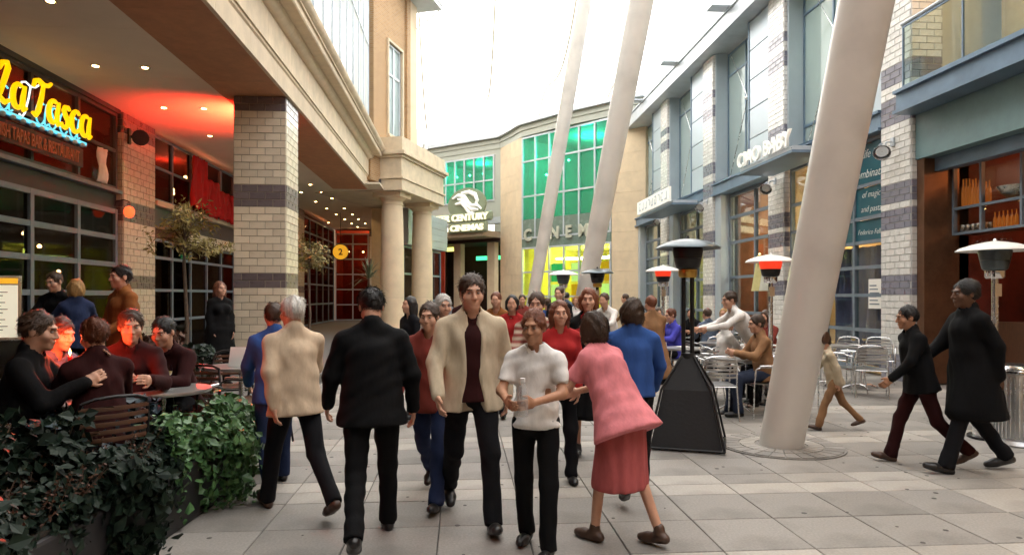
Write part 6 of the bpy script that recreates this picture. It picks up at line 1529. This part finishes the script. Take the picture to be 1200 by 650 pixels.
seated('person in red brown jumper seated right behind the bending waiter', 902, 12.4, 40, 'silver chair under the red brown jumper', H=1.74, hair=('bob', 'hair_brown'), top=('jumper', 'c_redbrown'), bottom=('trousers', 'c_jeans'), tier=2, seed=48)
seated('person in white blouse seated far back left of the purple blue jacket', 768, 15.4, -30, 'silver chair under the white blouse', H=1.72, female=True, hair=('long', 'hair_brown'), top=('shirt', 'c_palegrey'), bottom=('trousers', 'c_dark'), tier=2, seed=49)
table('farther round table between the slate jacket and the blond person', 842, 12.9)
put('waiter in white shirt bending over a table before the lit shop window', 884, 10.0, 66, H=1.80, girth=1.1, pose=dict(legs=((6, 4), (-4, 4)), arms=((50, 12, 30, 12), (46, 12, 34, 12)), lean=38, head=(0, -10)), hair=('short', 'hair_brown'), top=('shirt', 'c_white'), bottom=('trousers', 'c_black'), tier=1, seed=46, group='people seated at the cafe tables')
for i, (px, z, yaw, lab) in enumerate(((1020, 10.9, 175, 'empty silver chair with slatted back right of the mast, nearest the camera'), (990, 11.2, 110, 'empty silver chair between the mast and the round table with glasses'), (1030, 12.6, 0, 'empty silver chair behind the table with glasses, by the curtained window'), (985, 12.8, 30, 'empty silver chair half behind the mast near the orange lit doorway'), (756, 12.9, 160, 'silver chair partly behind the blue shirted person'), (744, 14.2, 140, 'silver chair in the stack of chair backs before the far shop'), (908, 10.5, -20, 'silver chair beside the mast, behind the brown jacket'), (930, 9.4, 200, 'silver chair directly left of the foreground mast'))):
    chair(lab, px, z, yaw)
table('round table with two wine glasses right of the mast', 1008, 11.9); table('round table half hidden by the mast before the orange doorway', 975, 12.2)
wine('wine glass on the table right of the mast, nearer the tiled pier', 1013, 11.75, .732); wine('wine glass on the table right of the mast, nearer the mast', 1000, 11.75, .732)
plate_me = MB().lathe([(.05, 0), (.1, .008), (.12, .018), (.11, .018), (.04, .008)], n=20).mesh('plate', [M['white_cloth']], smooth=50)
cup2 = MB().lathe([(.022, 0), (.036, .03), (.04, .07), (.036, .07), (.02, .01)], n=14).mesh('cup', [M['white_cloth']], smooth=50)
for nm, me, px, z, lab in (('plate', plate_me, 1003, 11.95, 'white plate on the table right of the mast'), ('cup', cup2, 858, 9.6, 'white cup on the table by the brown jacket, nearer the heater'), ('cup', cup2, 870, 9.75, 'white cup on the table by the brown jacket, nearer the waiter'), ('plate', plate_me, 800, 11.55, 'white plate on the table behind the heater pole')):
    p = PX(px, z); tag(place(nm, me, None, (p[0], p[1], .732)), lab, nm)
# ------------------------------------------------------------------ left terrace tables
TG = 'people dining on the red lit terrace'; CG = 'chairs on the red lit terrace'
seated('person in dark jacket with brown hair seated at the left edge, turned right', 22, 4.35, -70, 'dark slatted chair at the left edge under the dark jacket', .14, CG, group=TG, H=1.76, girth=1.1, hair=('short', 'hair_brown'), top=('jacket', 'c_black'), bottom=('trousers', 'c_dark'), tier=0, seed=51, pose=dict(S_, arms=((40, 6, 100, 20), (30, 8, 90, 30))))
seated('person in grey blue top resting chin on hand behind the dark jacket', 46, 5.15, -40, 'dark slatted chair under the grey blue top', .14, CG, group=TG, H=1.68, female=True, hair=('short', 'hair_brown'), top=('jumper', 'c_slate'), bottom=('trousers', 'c_dark'), tier=0, seed=52, pose=dict(S_, lean=18, arms=((46, 4, 115, 24), (34, 8, 80, 30))))
seated('person facing the camera with tilted head, across the candle table', 152, 5.3, -4, 'dark slatted chair under the person with tilted head', .14, CG, group=TG, H=1.74, hair=('short', 'hair_brown'), skin='skin_fair', top=('jacket', 'c_maroon'), bottom=('trousers', 'c_dark'), tier=0, seed=53)
seated('person with brown hair seen from behind at the candle table', 118, 4.5, 160, 'dark slatted chair seen from behind at the candle table', .14, CG, group=TG, H=1.66, hair=('short', 'hair_red'), top=('jacket', 'c_maroon'), bottom=('trousers', 'c_dark'), tier=0, seed=54)
seated('person in dark red jacket leaning over the second terrace table', 212, 5.9, 30, 'dark slatted chair at the second terrace table', .14, CG, group=TG, H=1.70, hair=('short', 'hair_black'), top=('jacket', 'c_maroon'), bottom=('trousers', 'c_dark'), tier=1, seed=55, pose=dict(S_, lean=24))
table('round table with red candle and flowers on the terrace', 82, 4.85, .14, 'tables on the red lit terrace'); table('round table with a propped menu card near the tiled pillar', 283, 7.2, .14, 'tables on the red lit terrace'); table('round table at the far end of the terrace planter', 190, 5.4, .14, 'tables on the red lit terrace')
chair('empty dark slatted chair by the menu card table, beside the blue jacket', 300, 6.7, 120, .14, CG)
chair('empty dark slatted chair at the far side of the menu card table', 268, 7.7, 10, .14, CG)
mat('wax_red', (.5, .02, .02), .4); mat('petal_red', (.65, .02, .015), .6, var=.3, vscale=30)
p = PX(82, 4.85)
cd = thing('candle', 'tall red candle burning on the terrace table', 'candle', (p[0], p[1], .872))
MB().lathe([(.05, 0), (.055, .02), (.02, .03)], n=14).build('holder', 'chrome', cd, smooth=40); MB().lathe([(.014, .02), (.014, .3), (.006, .305)], n=10).build('wax', 'wax_red', cd, smooth=40); MB().lathe([(.002, .31), (.007, .325), (.002, .355)], n=8).build('flame', 'flame', cd, smooth=180); point_lamp('candle_light', cd, (0, 0, .42), 9, (1, .085, .03), .04)
fw = thing('flower_bunch', 'bunch of red flowers around the candle on the terrace table', 'flowers', (p[0]-.02, p[1]-.07, .872))
for k in range(9):
    a = k*2.4; r0 = .03+.012*k; mb = MB()
    for q in range(9):
        b = q*.7; mb.tube([(0, 0, 0), (.03*math.cos(b), .03*math.sin(b), .022), (.045*math.cos(b), .045*math.sin(b), .012)], [.004, .014, .004], 5, flat=.5)
    mb.build('blossom', 'petal_red', fw, smooth=60, loc=(r0*math.cos(a), r0*math.sin(a)*.7, .05+.02*(k % 3)))
MB().lathe([(.04, 0), (.06, .03), (.05, .06)], n=14).build('vase', 'chrome', fw, smooth=40)
p = PX(279, 7.1); mc = thing('menu_card', 'white menu card propped on the terrace table near the tiled pillar', 'menu', (p[0], p[1], .872), R(-10))
MB().bar((0, -.05, 0), (0, .0, .2), .16, .006, up=(0, -1, .2)).build('front_leaf', 'paper', mc); MB().bar((0, .05, 0), (0, .004, .2), .16, .006, up=(0, 1, .2)).build('back_leaf', 'paper', mc)
for k in range(4): wine(['wine glass on the candle table nearest the camera', 'wine glass on the candle table beside the flowers', 'wine glass on the second terrace table', 'wine glass on the menu card table'][k], [96, 70, 196, 290][k], [4.7, 4.7, 5.35, 7.2][k], .872)
# lit menu stand at the left edge
p = PX(-4, 8.6); ms = thing('menu_stand', 'lit menu board on a stand at the left edge beside the shopfront', 'menu stand', (p[0], p[1], .14), R(28))
MB().box(-.26, .26, -.04, .04, .9, 1.72).build('case', 'alu', ms, bevel=.01); MB().box(-.22, .22, -.048, -.0405, .94, 1.6).build('menu_page', 'menu_lit', ms); MB().box(-.22, .22, -.047, -.0405, 1.62, 1.69).build('header', 'sign_yellow', ms)
for k in range(13): MB().box(-.17, .02+.12*((k*7) % 5)/5, -.0505, -.0485, .99+.043*k, 1.0+.043*k).build('menu_line', 'ink', ms)
MB().tube([(0, 0, .02), (0, 0, .9)], .03, 10).build('post', 'alu', ms, smooth=60); MB().lathe([(.25, 0), (.25, .015), (.05, .03)], n=24).build('foot', 'black_metal', ms, smooth=40)
